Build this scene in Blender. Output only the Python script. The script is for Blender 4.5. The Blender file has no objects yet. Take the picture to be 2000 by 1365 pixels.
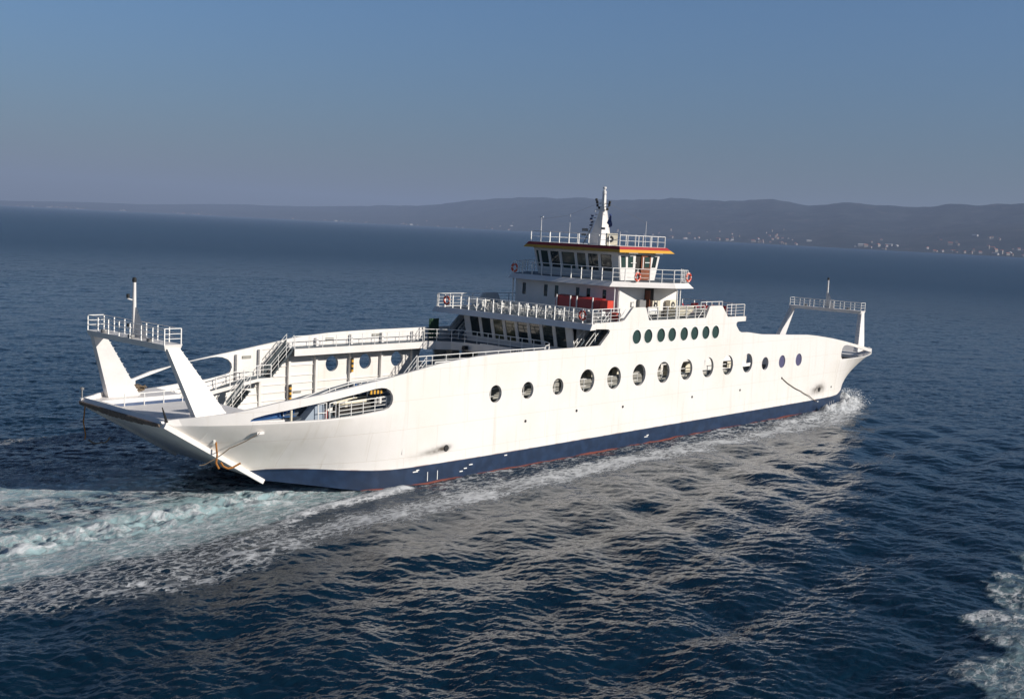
import bpy, bmesh, math, random
import numpy as np
from mathutils import Vector, Matrix, Euler
from mathutils.geometry import delaunay_2d_cdt

random.seed(7); rng = np.random.default_rng(11)
S = bpy.context.scene
C = S.collection
R = math.radians

# ------------------------------------------------------------------ camera, sky, sun
CAM = Vector((-57.8089, -62.2187, 17.4078))
yaw, pitch, roll, fpx = 0.83477, 0.10766, 0.04822, 2178.414
fw = Vector((math.sin(yaw)*math.cos(pitch), math.cos(yaw)*math.cos(pitch), -math.sin(pitch)))
rt = Vector((math.cos(yaw), -math.sin(yaw), 0.0)); up = rt.cross(fw)
r2 = math.cos(roll)*rt + math.sin(roll)*up
u2 = -math.sin(roll)*rt + math.cos(roll)*up
cd = bpy.data.cameras.new('camera'); cam = bpy.data.objects.new('camera', cd); C.objects.link(cam)
cam.matrix_world = Matrix(((r2.x, u2.x, -fw.x, CAM.x), (r2.y, u2.y, -fw.y, CAM.y), (r2.z, u2.z, -fw.z, CAM.z), (0, 0, 0, 1)))
cd.sensor_fit = 'HORIZONTAL'; cd.sensor_width = 36.0; cd.lens = 36.0*fpx/2000.0
cd.clip_start = 0.5; cd.clip_end = 60000
S.camera = cam

SUN_EL, SUN_AZ = R(23.5), R(180-21)      # azimuth from +Y towards +X
w = bpy.data.worlds.new('World'); S.world = w; w.use_nodes = True
nt = w.node_tree; bg = nt.nodes['Background']
sk = nt.nodes.new('ShaderNodeTexSky'); sk.sky_type = 'NISHITA'; sk.sun_disc = False
sk.sun_elevation = SUN_EL; sk.sun_rotation = SUN_AZ
sk.altitude = 0; sk.air_density = 1.0; sk.dust_density = 0.8; sk.ozone_density = 6.0
wtc = nt.nodes.new('ShaderNodeTexCoord'); wsp = nt.nodes.new('ShaderNodeSeparateXYZ'); nt.links.new(wtc.outputs['Generated'], wsp.inputs[0])
wmr = nt.nodes.new('ShaderNodeMapRange'); wmr.interpolation_type = 'SMOOTHSTEP'; wmr.inputs[1].default_value = -0.02; wmr.inputs[2].default_value = 0.24; nt.links.new(wsp.outputs[2], wmr.inputs[0])
wmx = nt.nodes.new('ShaderNodeMix'); wmx.data_type = 'RGBA'; wmx.inputs[6].default_value = (0.92, 0.82, 0.81, 1); wmx.inputs[7].default_value = (1.42, 1.52, 1.57, 1); nt.links.new(wmr.outputs[0], wmx.inputs[0])
wml = nt.nodes.new('ShaderNodeMix'); wml.data_type = 'RGBA'; wml.blend_type = 'MULTIPLY'; wml.inputs[0].default_value = 1.0; wml.clamp_result = False
nt.links.new(sk.outputs[0], wml.inputs[6]); nt.links.new(wmx.outputs[2], wml.inputs[7]); nt.links.new(wml.outputs[2], bg.inputs[0])
wm2 = nt.nodes.new('ShaderNodeMapRange'); wm2.interpolation_type = 'SMOOTHSTEP'; wm2.inputs[1].default_value = 0.2; wm2.inputs[2].default_value = 0.42; nt.links.new(wsp.outputs[2], wm2.inputs[0])
wm3 = nt.nodes.new('ShaderNodeMix'); wm3.data_type = 'RGBA'; wm3.inputs[7].default_value = (0.58, 0.66, 0.74, 1); nt.links.new(wm2.outputs[0], wm3.inputs[0]); nt.links.new(wmx.outputs[2], wm3.inputs[6]); nt.links.new(wm3.outputs[2], wml.inputs[7]); bg.inputs[1].default_value = 0.047
sl = bpy.data.lights.new('sun', 'SUN'); sl.energy = 4.7; sl.angle = R(0.5); sl.color = (1.0, 0.935, 0.85)
so = bpy.data.objects.new('sun', sl); C.objects.link(so)
sd = Vector((math.sin(SUN_AZ)*math.cos(SUN_EL), math.cos(SUN_AZ)*math.cos(SUN_EL), math.sin(SUN_EL)))
so.rotation_euler = sd.to_track_quat('Z', 'Y').to_euler(); so.location = (0, -100, 80)
S.view_settings.view_transform = 'Standard'; S.view_settings.look = 'None'
S.view_settings.exposure = 0.3; S.view_settings.gamma = 1.0
S.render.engine = 'CYCLES'
S.cycles.use_denoising = True
S.cycles.max_bounces = 6; S.cycles.volume_bounces = 0
S.cycles.caustics_reflective = False; S.cycles.caustics_refractive = False
S.cycles.sample_clamp_indirect = 4.0

# ------------------------------------------------------------------ materials
def mat(name, col, rough=0.5, metal=0.0, noise=0.0, nscale=1.5, spec=0.5, bump=0.0, bscale=8.0):
    m = bpy.data.materials.new(name); m.use_nodes = True
    t = m.node_tree; b = t.nodes['Principled BSDF']
    b.inputs['Base Color'].default_value = (*col, 1); b.inputs['Roughness'].default_value = rough
    b.inputs['Metallic'].default_value = metal; b.inputs['Specular IOR Level'].default_value = spec
    tc = t.nodes.new('ShaderNodeTexCoord')
    if noise > 0:
        n = t.nodes.new('ShaderNodeTexNoise'); n.inputs['Scale'].default_value = nscale
        n.inputs['Detail'].default_value = 6; n.inputs['Roughness'].default_value = 0.65
        t.links.new(tc.outputs['Object'], n.inputs['Vector'])
        mr = t.nodes.new('ShaderNodeMapRange'); mr.inputs[1].default_value = 0.3; mr.inputs[2].default_value = 0.7
        mr.inputs[3].default_value = 1-noise; mr.inputs[4].default_value = 1+noise*0.4
        t.links.new(n.outputs['Fac'], mr.inputs[0])
        mx = t.nodes.new('ShaderNodeVectorMath'); mx.operation = 'SCALE'; mx.inputs[0].default_value = col
        t.links.new(mr.outputs[0], mx.inputs['Scale']); t.links.new(mx.outputs[0], b.inputs['Base Color'])
    if bump > 0:
        n2 = t.nodes.new('ShaderNodeTexNoise'); n2.inputs['Scale'].default_value = bscale; n2.inputs['Detail'].default_value = 4
        t.links.new(tc.outputs['Object'], n2.inputs['Vector'])
        bp = t.nodes.new('ShaderNodeBump'); bp.inputs['Strength'].default_value = bump; bp.inputs['Distance'].default_value = 0.05
        t.links.new(n2.outputs['Fac'], bp.inputs['Height']); t.links.new(bp.outputs[0], b.inputs['Normal'])
    return m

def nd(t, kind, **kw):
    n = t.nodes.new(kind)
    for k, v in kw.items(): setattr(n, k, v)
    return n
def math_(t, op, a, b=None, clamp=False):
    n = t.nodes.new('ShaderNodeMath'); n.operation = op; n.use_clamp = clamp
    for i, v in enumerate((a, b)):
        if v is None: continue
        if isinstance(v, (int, float)): n.inputs[i].default_value = v
        else: t.links.new(v, n.inputs[i])
    return n.outputs[0]
def mixc(t, fac, a, b):
    n = t.nodes.new('ShaderNodeMix'); n.data_type = 'RGBA'
    if isinstance(fac, (int, float)): n.inputs[0].default_value = fac
    else: t.links.new(fac, n.inputs[0])
    for i, v in ((6, a), (7, b)):
        if isinstance(v, tuple): n.inputs[i].default_value = (*v, 1)
        else: t.links.new(v, n.inputs[i])
    return n.outputs[2]
def maprange(t, v, a, b, c=0.0, d=1.0, smooth=True):
    n = t.nodes.new('ShaderNodeMapRange'); n.interpolation_type = 'SMOOTHSTEP' if smooth else 'LINEAR'
    t.links.new(v, n.inputs[0])
    for i, x in enumerate((a, b, c, d)): n.inputs[i+1].default_value = x
    return n.outputs[0]

WHITE = (0.76, 0.733, 0.705)
def hull_material():
    m = bpy.data.materials.new('hull_paint'); m.use_nodes = True
    t = m.node_tree; L = t.links; b = t.nodes['Principled BSDF']
    tc = nd(t, 'ShaderNodeTexCoord'); sp = nd(t, 'ShaderNodeSeparateXYZ'); L.new(tc.outputs['Object'], sp.inputs[0])
    X, Y, Z = sp.outputs
    # blotchy white paint
    n1 = nd(t, 'ShaderNodeTexNoise'); n1.inputs['Scale'].default_value = 0.22; n1.inputs['Detail'].default_value = 8; n1.inputs['Roughness'].default_value = 0.6
    L.new(tc.outputs['Object'], n1.inputs['Vector'])
    col = mixc(t, maprange(t, n1.outputs['Fac'], 0.40, 0.72), WHITE, (0.72, 0.695, 0.645))
    # streaks running down the plating
    mp = nd(t, 'ShaderNodeMapping'); mp.inputs['Scale'].default_value = (2.4, 0.4, 0.16); L.new(tc.outputs['Object'], mp.inputs[0])
    n2 = nd(t, 'ShaderNodeTexNoise'); n2.inputs['Scale'].default_value = 1.0; n2.inputs['Detail'].default_value = 6; L.new(mp.outputs[0], n2.inputs['Vector'])
    col = mixc(t, math_(t, 'MULTIPLY', maprange(t, n2.outputs['Fac'], 0.54, 0.78), 0.45), col, (0.58, 0.53, 0.45))
    # dirt towards both flared ends below the knuckle
    ends = math_(t, 'ABSOLUTE', math_(t, 'SUBTRACT', X, 22.4))
    dirty = math_(t, 'MULTIPLY', maprange(t, ends, 29.0, 40.0), maprange(t, Z, 5.25, 4.9))
    n3 = nd(t, 'ShaderNodeTexNoise'); n3.inputs['Scale'].default_value = 0.7; n3.inputs['Detail'].default_value = 9; L.new(tc.outputs['Object'], n3.inputs['Vector'])
    dirty = math_(t, 'MULTIPLY', dirty, maprange(t, n3.outputs['Fac'], 0.35, 0.65, 0.45, 1.0))
    col = mixc(t, math_(t, 'MULTIPLY', dirty, 0.22), col, (0.47, 0.43, 0.36))
    # weld seams
    mp2 = nd(t, 'ShaderNodeCombineXYZ'); L.new(X, mp2.inputs[0]); L.new(Z, mp2.inputs[1])
    br = nd(t, 'ShaderNodeTexBrick'); br.inputs['Scale'].default_value = 1.0; br.inputs['Brick Width'].default_value = 5.6
    br.inputs['Row Height'].default_value = 1.95; br.inputs['Mortar Size'].default_value = 0.02; br.inputs['Mortar Smooth'].default_value = 0.3
    br.inputs['Color1'].default_value = (1, 1, 1, 1); br.inputs['Color2'].default_value = (0.9, 0.9, 0.9, 1); br.inputs['Mortar'].default_value = (0, 0, 0, 1)
    L.new(mp2.outputs[0], br.inputs['Vector'])
    col = mixc(t, math_(t, 'MULTIPLY', br.outputs['Fac'], 0.30), col, (0.45, 0.36, 0.27))
    rowtone = nd(t, 'ShaderNodeSeparateColor'); L.new(br.outputs['Color'], rowtone.inputs[0])
    # exhaust and anchor stains
    def stain(cx, cz, sx, sz, tail):
        dx = math_(t, 'SUBTRACT', X, cx); dz = math_(t, 'SUBTRACT', Z, cz)
        left = math_(t, 'MULTIPLY', maprange(t, dx, 0.05, -0.05), 1.0)
        wdt = math_(t, 'ADD', sx, math_(t, 'MULTIPLY', left, tail))
        dz2 = math_(t, 'ADD', dz, math_(t, 'MULTIPLY', math_(t, 'MINIMUM', dx, 0.0), -0.10))
        q = math_(t, 'ADD', math_(t, 'POWER', math_(t, 'DIVIDE', dx, wdt), 2.0), math_(t, 'POWER', math_(t, 'DIVIDE', dz2, sz), 2.0))
        return math_(t, 'DIVIDE', 1.0, math_(t, 'ADD', 1.0, math_(t, 'MULTIPLY', q, 3.0)))
    s1 = stain(-4.67, 2.25, 0.75, 0.36, 2.6); s2 = stain(49.7, 2.35, 1.9, 0.75, 0.8)
    nearside = maprange(t, Y, -6.0, -6.5)
    st = math_(t, 'MULTIPLY', math_(t, 'ADD', s1, s2), math_(t, 'MULTIPLY', nearside, 1.0))
    n4 = nd(t, 'ShaderNodeTexNoise'); n4.inputs['Scale'].default_value = 2.5; n4.inputs['Detail'].default_value = 6; L.new(tc.outputs['Object'], n4.inputs['Vector'])
    st = math_(t, 'MULTIPLY', maprange(t, st, 0.10, 0.95), maprange(t, n4.outputs['Fac'], 0.3, 0.6, 0.55, 1.0))
    col = mixc(t, math_(t, 'MULTIPLY', st, 0.95), col, (0.06, 0.045, 0.03))
    # boot topping: blue, then the red line at the water
    n5 = nd(t, 'ShaderNodeTexNoise'); n5.inputs['Scale'].default_value = 1.3; n5.inputs['Detail'].default_value = 8; L.new(tc.outputs['Object'], n5.inputs['Vector'])
    blue = mixc(t, maprange(t, n5.outputs['Fac'], 0.35, 0.7), (0.005, 0.018, 0.050), (0.011, 0.031, 0.078))
    lift = maprange(t, ends, 31.0, 40.0, 0.0, 0.55)
    line = math_(t, 'ADD', 1.24, lift)
    isb = maprange(t, math_(t, 'SUBTRACT', Z, line), 0.02, -0.02)
    col = mixc(t, isb, col, blue)
    edge = math_(t, 'MULTIPLY', maprange(t, math_(t, 'ABSOLUTE', math_(t, 'SUBTRACT', Z, math_(t, 'ADD', line, 0.01))), 0.05, 0.015), maprange(t, n3.outputs['Fac'], 0.45, 0.6))
    col = mixc(t, math_(t, 'MULTIPLY', edge, 0.5), col, (0.16, 0.05, 0.03))
    n6 = nd(t, 'ShaderNodeTexNoise'); n6.inputs['Scale'].default_value = 0.5; n6.inputs['Detail'].default_value = 6; L.new(tc.outputs['Object'], n6.inputs['Vector'])
    redz = math_(t, 'ADD', -0.12, math_(t, 'MULTIPLY', n6.outputs['Fac'], 0.34))
    isr = math_(t, 'MULTIPLY', maprange(t, math_(t, 'SUBTRACT', Z, redz), 0.02, -0.02), maprange(t, ends, 37.5, 36.5))
    col = mixc(t, isr, col, (0.17, 0.04, 0.025))
    L.new(col, b.inputs['Base Color'])
    b.inputs['Roughness'].default_value = 0.42
    # slightly hungry plating
    n7 = nd(t, 'ShaderNodeTexNoise'); n7.inputs['Scale'].default_value = 0.9; n7.inputs['Detail'].default_value = 2; L.new(tc.outputs['Object'], n7.inputs['Vector'])
    bp = nd(t, 'ShaderNodeBump'); bp.inputs['Strength'].default_value = 0.35; bp.inputs['Distance'].default_value = 0.05
    hh = math_(t, 'SUBTRACT', n7.outputs['Fac'], math_(t, 'MULTIPLY', br.outputs['Fac'], 0.25)); L.new(hh, bp.inputs['Height'])
    L.new(bp.outputs[0], b.inputs['Normal'])
    return m

M = {}
M['hull'] = hull_material()
M['white'] = mat('white_paint', WHITE, 0.45, noise=0.10, nscale=0.8, bump=0.1)
M['rail'] = mat('rail_paint', (0.82, 0.81, 0.78), 0.4)
M['deck'] = mat('deck_paint', (0.10, 0.135, 0.165), 0.6, noise=0.3, nscale=1.2)
M['stairgrey'] = mat('stair_paint', (0.035, 0.05, 0.06), 0.6)
M['bluegrey'] = mat('bluegrey_paint', (0.085, 0.105, 0.13), 0.6, noise=0.2)  # blue-grey of the gangway panel; doubles as painted shade behind the near slot
M['cardeck'] = mat('car_deck_paint', (0.07, 0.10, 0.12), 0.7, noise=0.35, nscale=0.6)
M['bluemetal'] = mat('blue_paint', (0.03, 0.12, 0.32), 0.5, noise=0.3, nscale=3)
M['glass'] = mat('dark_glass', (0.012, 0.022, 0.022), 0.06, spec=0.8)
M['greenglass'] = mat('green_glass', (0.028, 0.055, 0.046), 0.12, spec=0.7)
M['interiorglass'] = mat('painted_interior_glass', (0.10, 0.10, 0.05), 0.08, noise=0.6, nscale=1.3, spec=0.8)  # opaque pane, yellowish lit interior painted into its colour
M['black'] = mat('black_rubber', (0.012, 0.012, 0.012), 0.7)
M['dark'] = mat('dark_opening', (0.02, 0.018, 0.016), 0.8)  # near-black paint, also used where doorways and hull slot are merely unlit inside
M['red'] = mat('red_paint', (0.36, 0.02, 0.02), 0.45, noise=0.15)
M['yellow'] = mat('yellow_paint', (0.64, 0.34, 0.035), 0.45, noise=0.1)
M['orange'] = mat('orange_box', (0.62, 0.05, 0.02), 0.5, noise=0.2, nscale=3)
M['buoy'] = mat('lifebuoy_orange', (0.60, 0.07, 0.03), 0.5)
M['brown'] = mat('varnished_wood', (0.22, 0.07, 0.03), 0.4, noise=0.3, nscale=2)
M['rope'] = mat('rope_fibre', (0.16, 0.12, 0.08), 0.9, noise=0.4, nscale=9)
M['orope'] = mat('orange_rope', (0.40, 0.16, 0.03), 0.9, noise=0.4, nscale=9)
M['rust'] = mat('rusty_rubber', (0.17, 0.13, 0.10), 0.85, noise=0.6, nscale=2.5)
M['cream'] = mat('cream_paint', (0.72, 0.66, 0.52), 0.5, noise=0.15, nscale=2)
M['casing'] = mat('casing_paint', (0.30, 0.29, 0.26), 0.6, noise=0.3, nscale=1)
M['plastic'] = mat('white_plastic', (0.78, 0.77, 0.72), 0.4)
M['chair'] = mat('weathered_plastic', (0.50, 0.50, 0.48), 0.5)
M['redplastic'] = mat('red_plastic', (0.42, 0.03, 0.04), 0.4)
M['gunmetal'] = mat('grey_metal', (0.20, 0.20, 0.20), 0.5)
M['flagblue'] = mat('flag_blue', (0.01, 0.03, 0.12), 0.8)
M['flagwhite'] = mat('flag_white', (0.75, 0.75, 0.75), 0.8)
M['greendoor'] = mat('green_paint', (0.02, 0.07, 0.03), 0.5)

# ------------------------------------------------------------------ builders
class MB:
    def __init__(s): s.v = []; s.f = []; s.m = []
    def add(s, vs, fs, mi=0):
        o = len(s.v); s.v += [tuple(p) for p in vs]; s.f += [tuple(o+i for i in f) for f in fs]; s.m += [mi]*len(fs)
    def box(s, x0, x1, y0, y1, z0, z1, mi=0):
        vs = [(x, y, z) for x in (x0, x1) for y in (y0, y1) for z in (z0, z1)]
        s.add(vs, [(0, 1, 3, 2), (4, 6, 7, 5), (0, 4, 5, 1), (2, 3, 7, 6), (0, 2, 6, 4), (1, 5, 7, 3)], mi)
    def hexa(s, bot, top, mi=0):           # two matching polygons
        n = len(bot); s.add(list(bot)+list(top), [tuple(reversed(range(n))), tuple(range(n, 2*n))] + [(i, (i+1) % n, n+(i+1) % n, n+i) for i in range(n)], mi)
    def tube(s, a, b, r, n=6, mi=0, r1=None):
        a = Vector(a); b = Vector(b); d = (b-a)
        if d.length < 1e-6: return
        q = d.to_track_quat('Z', 'Y'); r1 = r if r1 is None else r1; vs = []
        for p, rr in ((a, r), (b, r1)):
            for i in range(n):
                an = 2*math.pi*i/n; vs.append(p + q @ Vector((math.cos(an)*rr, math.sin(an)*rr, 0)))
        s.add(vs, [(i, (i+1) % n, n+(i+1) % n, n+i) for i in range(n)] + [tuple(reversed(range(n))), tuple(range(n, 2*n))], mi)
    def path(s, pts, r, n=6, mi=0):
        for a, b in zip(pts[:-1], pts[1:]): s.tube(a, b, r, n, mi)
    def lathe(s, prof, base, axis='Z', n=16, mi=0):
        base = Vector(base); vs = []
        for rr, h in prof:
            for i in range(n):
                an = 2*math.pi*i/n; c, q = math.cos(an)*rr, math.sin(an)*rr
                vs.append(base + (Vector((c, q, h)) if axis == 'Z' else Vector((h, c, q)) if axis == 'X' else Vector((c, h, q))))
        k = len(prof)
        fs = [(j*n+i, j*n+(i+1) % n, (j+1)*n+(i+1) % n, (j+1)*n+i) for j in range(k-1) for i in range(n)]
        fs += [tuple(reversed(range(n))), tuple(range((k-1)*n, k*n))]
        s.add(vs, fs, mi)
    def torus(s, c, Rr, r, axis='X', n=20, k=8, mi=0, bands=None):
        c = Vector(c); vs = []; fs = []; ms = []
        for i in range(n):
            a = 2*math.pi*i/n
            for j in range(k):
                p = 2*math.pi*j/k; rad = Rr+r*math.cos(p); h = r*math.sin(p)
                a1, a2 = math.cos(a)*rad, math.sin(a)*rad
                vs.append(c + (Vector((h, a1, a2)) if axis == 'X' else Vector((a1, h, a2))))
        o = len(s.v); s.v += [tuple(p) for p in vs]
        for i in range(n):
            for j in range(k):
                s.f.append((o+i*k+j, o+((i+1) % n)*k+j, o+((i+1) % n)*k+(j+1) % k, o+i*k+(j+1) % k))
                s.m.append(bands(i) if bands else mi)
    def build(s, name, mats, parent=None, smooth=None, loc=None):
        me = bpy.data.meshes.new(name); me.from_pydata(s.v, [], s.f)
        mats = mats if isinstance(mats, (list, tuple)) else [mats]
        for m in mats: me.materials.append(M[m] if isinstance(m, str) else m)
        me.polygons.foreach_set('material_index', s.m)
        bm = bmesh.new(); bm.from_mesh(me); bmesh.ops.recalc_face_normals(bm, faces=bm.faces); bm.to_mesh(me); bm.free()
        if smooth is not None:
            me.polygons.foreach_set('use_smooth', [True]*len(me.polygons)); me.set_sharp_from_angle(angle=R(smooth))
        o = bpy.data.objects.new(name, me); C.objects.link(o)
        if parent is not None: o.parent = parent
        if loc is not None: o.location = loc
        return o

def pieces(b, name, mats, parent, gap=0):
    """every separate solid of a builder becomes a part of its own"""
    par = list(range(len(b.v)))
    def find(i):
        while par[i] != i: par[i] = par[par[i]]; i = par[i]
        return i
    for f in b.f:
        for i in f[1:]: par[find(i)] = find(f[0])
    groups = {}
    for f, m in zip(b.f, b.m): groups.setdefault(find(f[0]), []).append((f, m))
    out = []
    for fs in groups.values():
        idx = sorted({i for f, _ in fs for i in f}); mp = {i: k for k, i in enumerate(idx)}
        c = MB(); c.v = [b.v[i] for i in idx]; c.f = [tuple(mp[i] for i in f) for f, _ in fs]; c.m = [m for _, m in fs]; out.append(c.build(name, mats, parent))
    return out
def tag(o, label=None, cat=None, group=None, kind=None):
    if label: o['label'] = label
    if cat: o['category'] = cat
    if group: o['group'] = group
    if kind: o['kind'] = kind
    return o
def empty(name, label, cat, loc=(0, 0, 0), group=None, rz=0):
    o = bpy.data.objects.new(name, None); C.objects.link(o); o.location = loc; o.rotation_euler.z = rz; o.empty_display_size = 0.5
    return tag(o, label, cat, group)
def copy_thing(o, loc, rz, label, group=None):
    r = o.copy(); C.objects.link(r); r.location = loc; r.rotation_euler.z = rz; r['label'] = label
    if group: r['group'] = group
    for ch in list(o.children):
        c = ch.copy(); C.objects.link(c); c.parent = r
        for g in ch.children:
            d = g.copy(); C.objects.link(d); d.parent = c
    return r

def rail(name, pts, parent, h=1.1, bars=3, step=1.4, pr=0.045, br=0.022, ends=True, mi='rail', lean=(0, 0)):
    b = MB(); pts = [Vector(p) for p in pts]; ln = Vector((lean[0], lean[1], 0))
    for a, c in zip(pts[:-1], pts[1:]):
        L = (c-a).length; n = max(1, round(L/step))
        for i in range(n+1):
            if i == n and c is not pts[-1]: continue
            p = a.lerp(c, i/n); b.tube(p, p+Vector((0, 0, h))+ln, pr, 5)
        for k in range(bars):
            hh = h*(k+1)/bars
            rr = br*1.5 if k == bars-1 else br
            b.tube(a+Vector((0, 0, hh))+ln*(hh/h), c+Vector((0, 0, hh))+ln*(hh/h), rr, 5)
    return b.build(name, mi, parent)

# ------------------------------------------------------------------ hull shape
XM = 44.8
def lin(x, tab): return float(np.interp(x, [a for a, _ in tab], [c for _, c in tab]))
B_TOP = [(-24.3, 4.9), (-23, 5.3), (-22.1, 6.0), (-21, 6.55), (-19.8, 7.1), (-17.6, 7.8), (-15, 8.33), (-12.6, 8.45), (-10.6, 8.5)]
B_LOW = [(-17.4, 5.0), (-14.4, 6.25), (-12.7, 7.1), (-10.2, 7.95), (-7.7, 8.3), (-3, 8.46), (0, 8.5)]
STEM_S = [(-24.3, 5.32), (-17.3, 1.05)]
STEM_B = [(-24.3, 5.15), (-23.2, 4.95), (-21.6, 4.6), (-20.0, 4.2), (-18.8, 3.75), (-17.9, 3.2), (-17.4, 2.5), (-17.1, 1.7), (-16.8, 0.95)]
BOT = [(-17.3, 1.05), (-14.8, 0.62), (-11.3, 0.0), (-9.0, -0.6), (-6.0, -1.0)]
def sm(t): t = min(1, max(0, t)); return t*t*(3-2*t)
def half(X, z):
    xs = X if X < 22.4 else XM-X
    bt = lin(xs, B_TOP)
    if xs < -17.4:
        zr = lin(xs, STEM_S if X < 22.4 else STEM_B[::1]); bl = 4.95 if X < 22.4 else 4.5
        t = (z-zr)/max(0.05, 5.1-zr)
    else:
        bl = lin(xs, B_LOW); t = (z-1.4)/3.7
    t = min(1, max(0, t)); t = t**1.5 if X > 22.4 else 0.55*t+0.45*sm(t)
    return bl+(bt-bl)*t

TOP_S = [(-24.3, 5.42), (-22.4, 5.6), (-20.8, 5.82), (-19.4, 6.1), (-17.9, 6.42), (-16.35, 6.60), (-14.5, 6.86), (-12.7, 7.11), (-11.2, 7.31), (-9.8, 7.50), (-7.5, 7.84), (-5.6, 8.13),
         (-3.7, 8.31), (-2, 8.43), (-0.2, 8.49), (3, 8.53), (7.3, 8.54), (11.83, 8.56)]
MID = [(12.2, 8.9), (12.9, 9.5), (13.0, 9.68), (12.85, 9.82), (12.3, 9.86), (11.0, 9.9), (11.0, 10.37), (14.4, 10.38), (14.85, 10.5), (15.9, 11.44), (16.05, 11.5), (17.6, 11.5), (17.75, 11.42), (18.28, 10.38), (26.92, 10.38), (27.45, 11.34), (27.6, 11.42), (29.4, 11.42),
       (29.6, 11.34), (30.6, 10.36), (33.8, 10.34), (33.8, 9.9), (32.35, 9.88), (32.15, 9.7), (32.2, 9.5), (32.75, 9.0), (33.2, 8.85), (34.43, 8.82)]
TOP_B = [(37.1, 8.52), (40, 8.4), (42.1, 8.3), (46.4, 8.12), (48.3, 7.95), (49.8, 7.78), (51.7, 7.55), (53.4, 7.31), (55, 7.06), (56.6, 6.8), (58.5, 6.5), (60.4, 6.2), (62.3, 5.92), (64.2, 5.72), (66.5, 5.55), (69.1, 5.42)]
outer = [(-10, -1.0), (-10.4, -0.2), (-11.3, 0.0), (-14.8, 0.62), (-17.3, 1.05), (-19.6, 2.45), (-22, 3.9), (-24.3, 5.32)]
outer = [(-6.0, -1.0), (-9.0, -0.6)] + outer[2:] + TOP_S + MID + TOP_B + [(XM-a, b) for a, b in STEM_B] + [(XM-a, b) for a, b in BOT[1:]]
def dens(poly, d, closed=True):
    out = []
    n = len(poly)
    for i in range(n if closed else n-1):
        a, c = poly[i], poly[(i+1) % n]; L = math.hypot(c[0]-a[0], c[1]-a[1]); k = max(1, int(L/d))
        out += [(a[0]+(c[0]-a[0])*j/k, a[1]+(c[1]-a[1])*j/k) for j in range(k)]
    return out
def ell(cx, cz, r, n=30): return [(cx+r*math.cos(2*math.pi*i/n), cz+r*math.sin(2*math.pi*i/n)) for i in range(n)]
SLOT_S = [(-19.75, 5.33), (-19.70, 5.42), (-19.5, 5.52), (-18.84, 5.68), (-17, 6.0), (-15, 6.30), (-12.65, 6.62), (-11.3, 6.83), (-10.8, 6.86), (-10.35, 6.80), (-10.02, 6.62), (-9.8, 6.3), (-9.76, 6.03), (-9.85, 5.72), (-10.1, 5.5), (-10.52, 5.38), (-12.6, 5.22), (-14.96, 5.17), (-17.62, 5.19), (-19.42, 5.22), (-19.68, 5.26)]
SLOT_F = [(-19.3, 5.2), (-19.3, 5.95), (-17.5, 6.28), (-15.97, 6.62), (-14.27, 6.86), (-12.7, 7.04), (-12.2, 7.06), (-11.7, 7.0), (-11.2, 6.8), (-10.9, 6.5), (-10.84, 6.2), (-11.0, 5.85), (-11.4, 5.6), (-12.2, 5.48), (-15.19, 5.32), (-17.5, 5.22)]
SLOT_B = [(54.0, 5.85), (54.05, 5.45), (54.35, 5.2), (56.3, 5.17), (58.3, 5.16), (60.8, 5.16), (62.9, 5.18), (64.3, 5.24), (64.2, 5.34), (62.2, 5.58), (60, 5.9), (58, 6.25), (56.6, 6.5), (55.2, 6.7), (54.6, 6.66), (54.2, 6.4)]
PORTS = [(-0.02, 5.64, .635), (3.45, 5.64, .635), (6.91, 5.66, .635), (10.44, 5.87, .91), (13.91, 5.87, .91), (17.34, 5.88, .91), (20.85, 5.88, .91), (24.36, 5.9, .91), (27.81, 5.9, .91), (31.14, 5.9, .91), (34.64, 5.9, .91), (37.96, 5.66, .635), (41.25, 5.67, .635), (44.64, 5.67, .635)]
OVALS = [(16.66, 9.08, .6), (18.27, 9.08, .6), (20.12, 9.08, .6), (21.76, 9.08, .6), (23.6, 9.07, .6), (25.24, 9.06, .6), (27.05, 9.06, .6), (28.65, 9.05, .6)]

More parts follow.
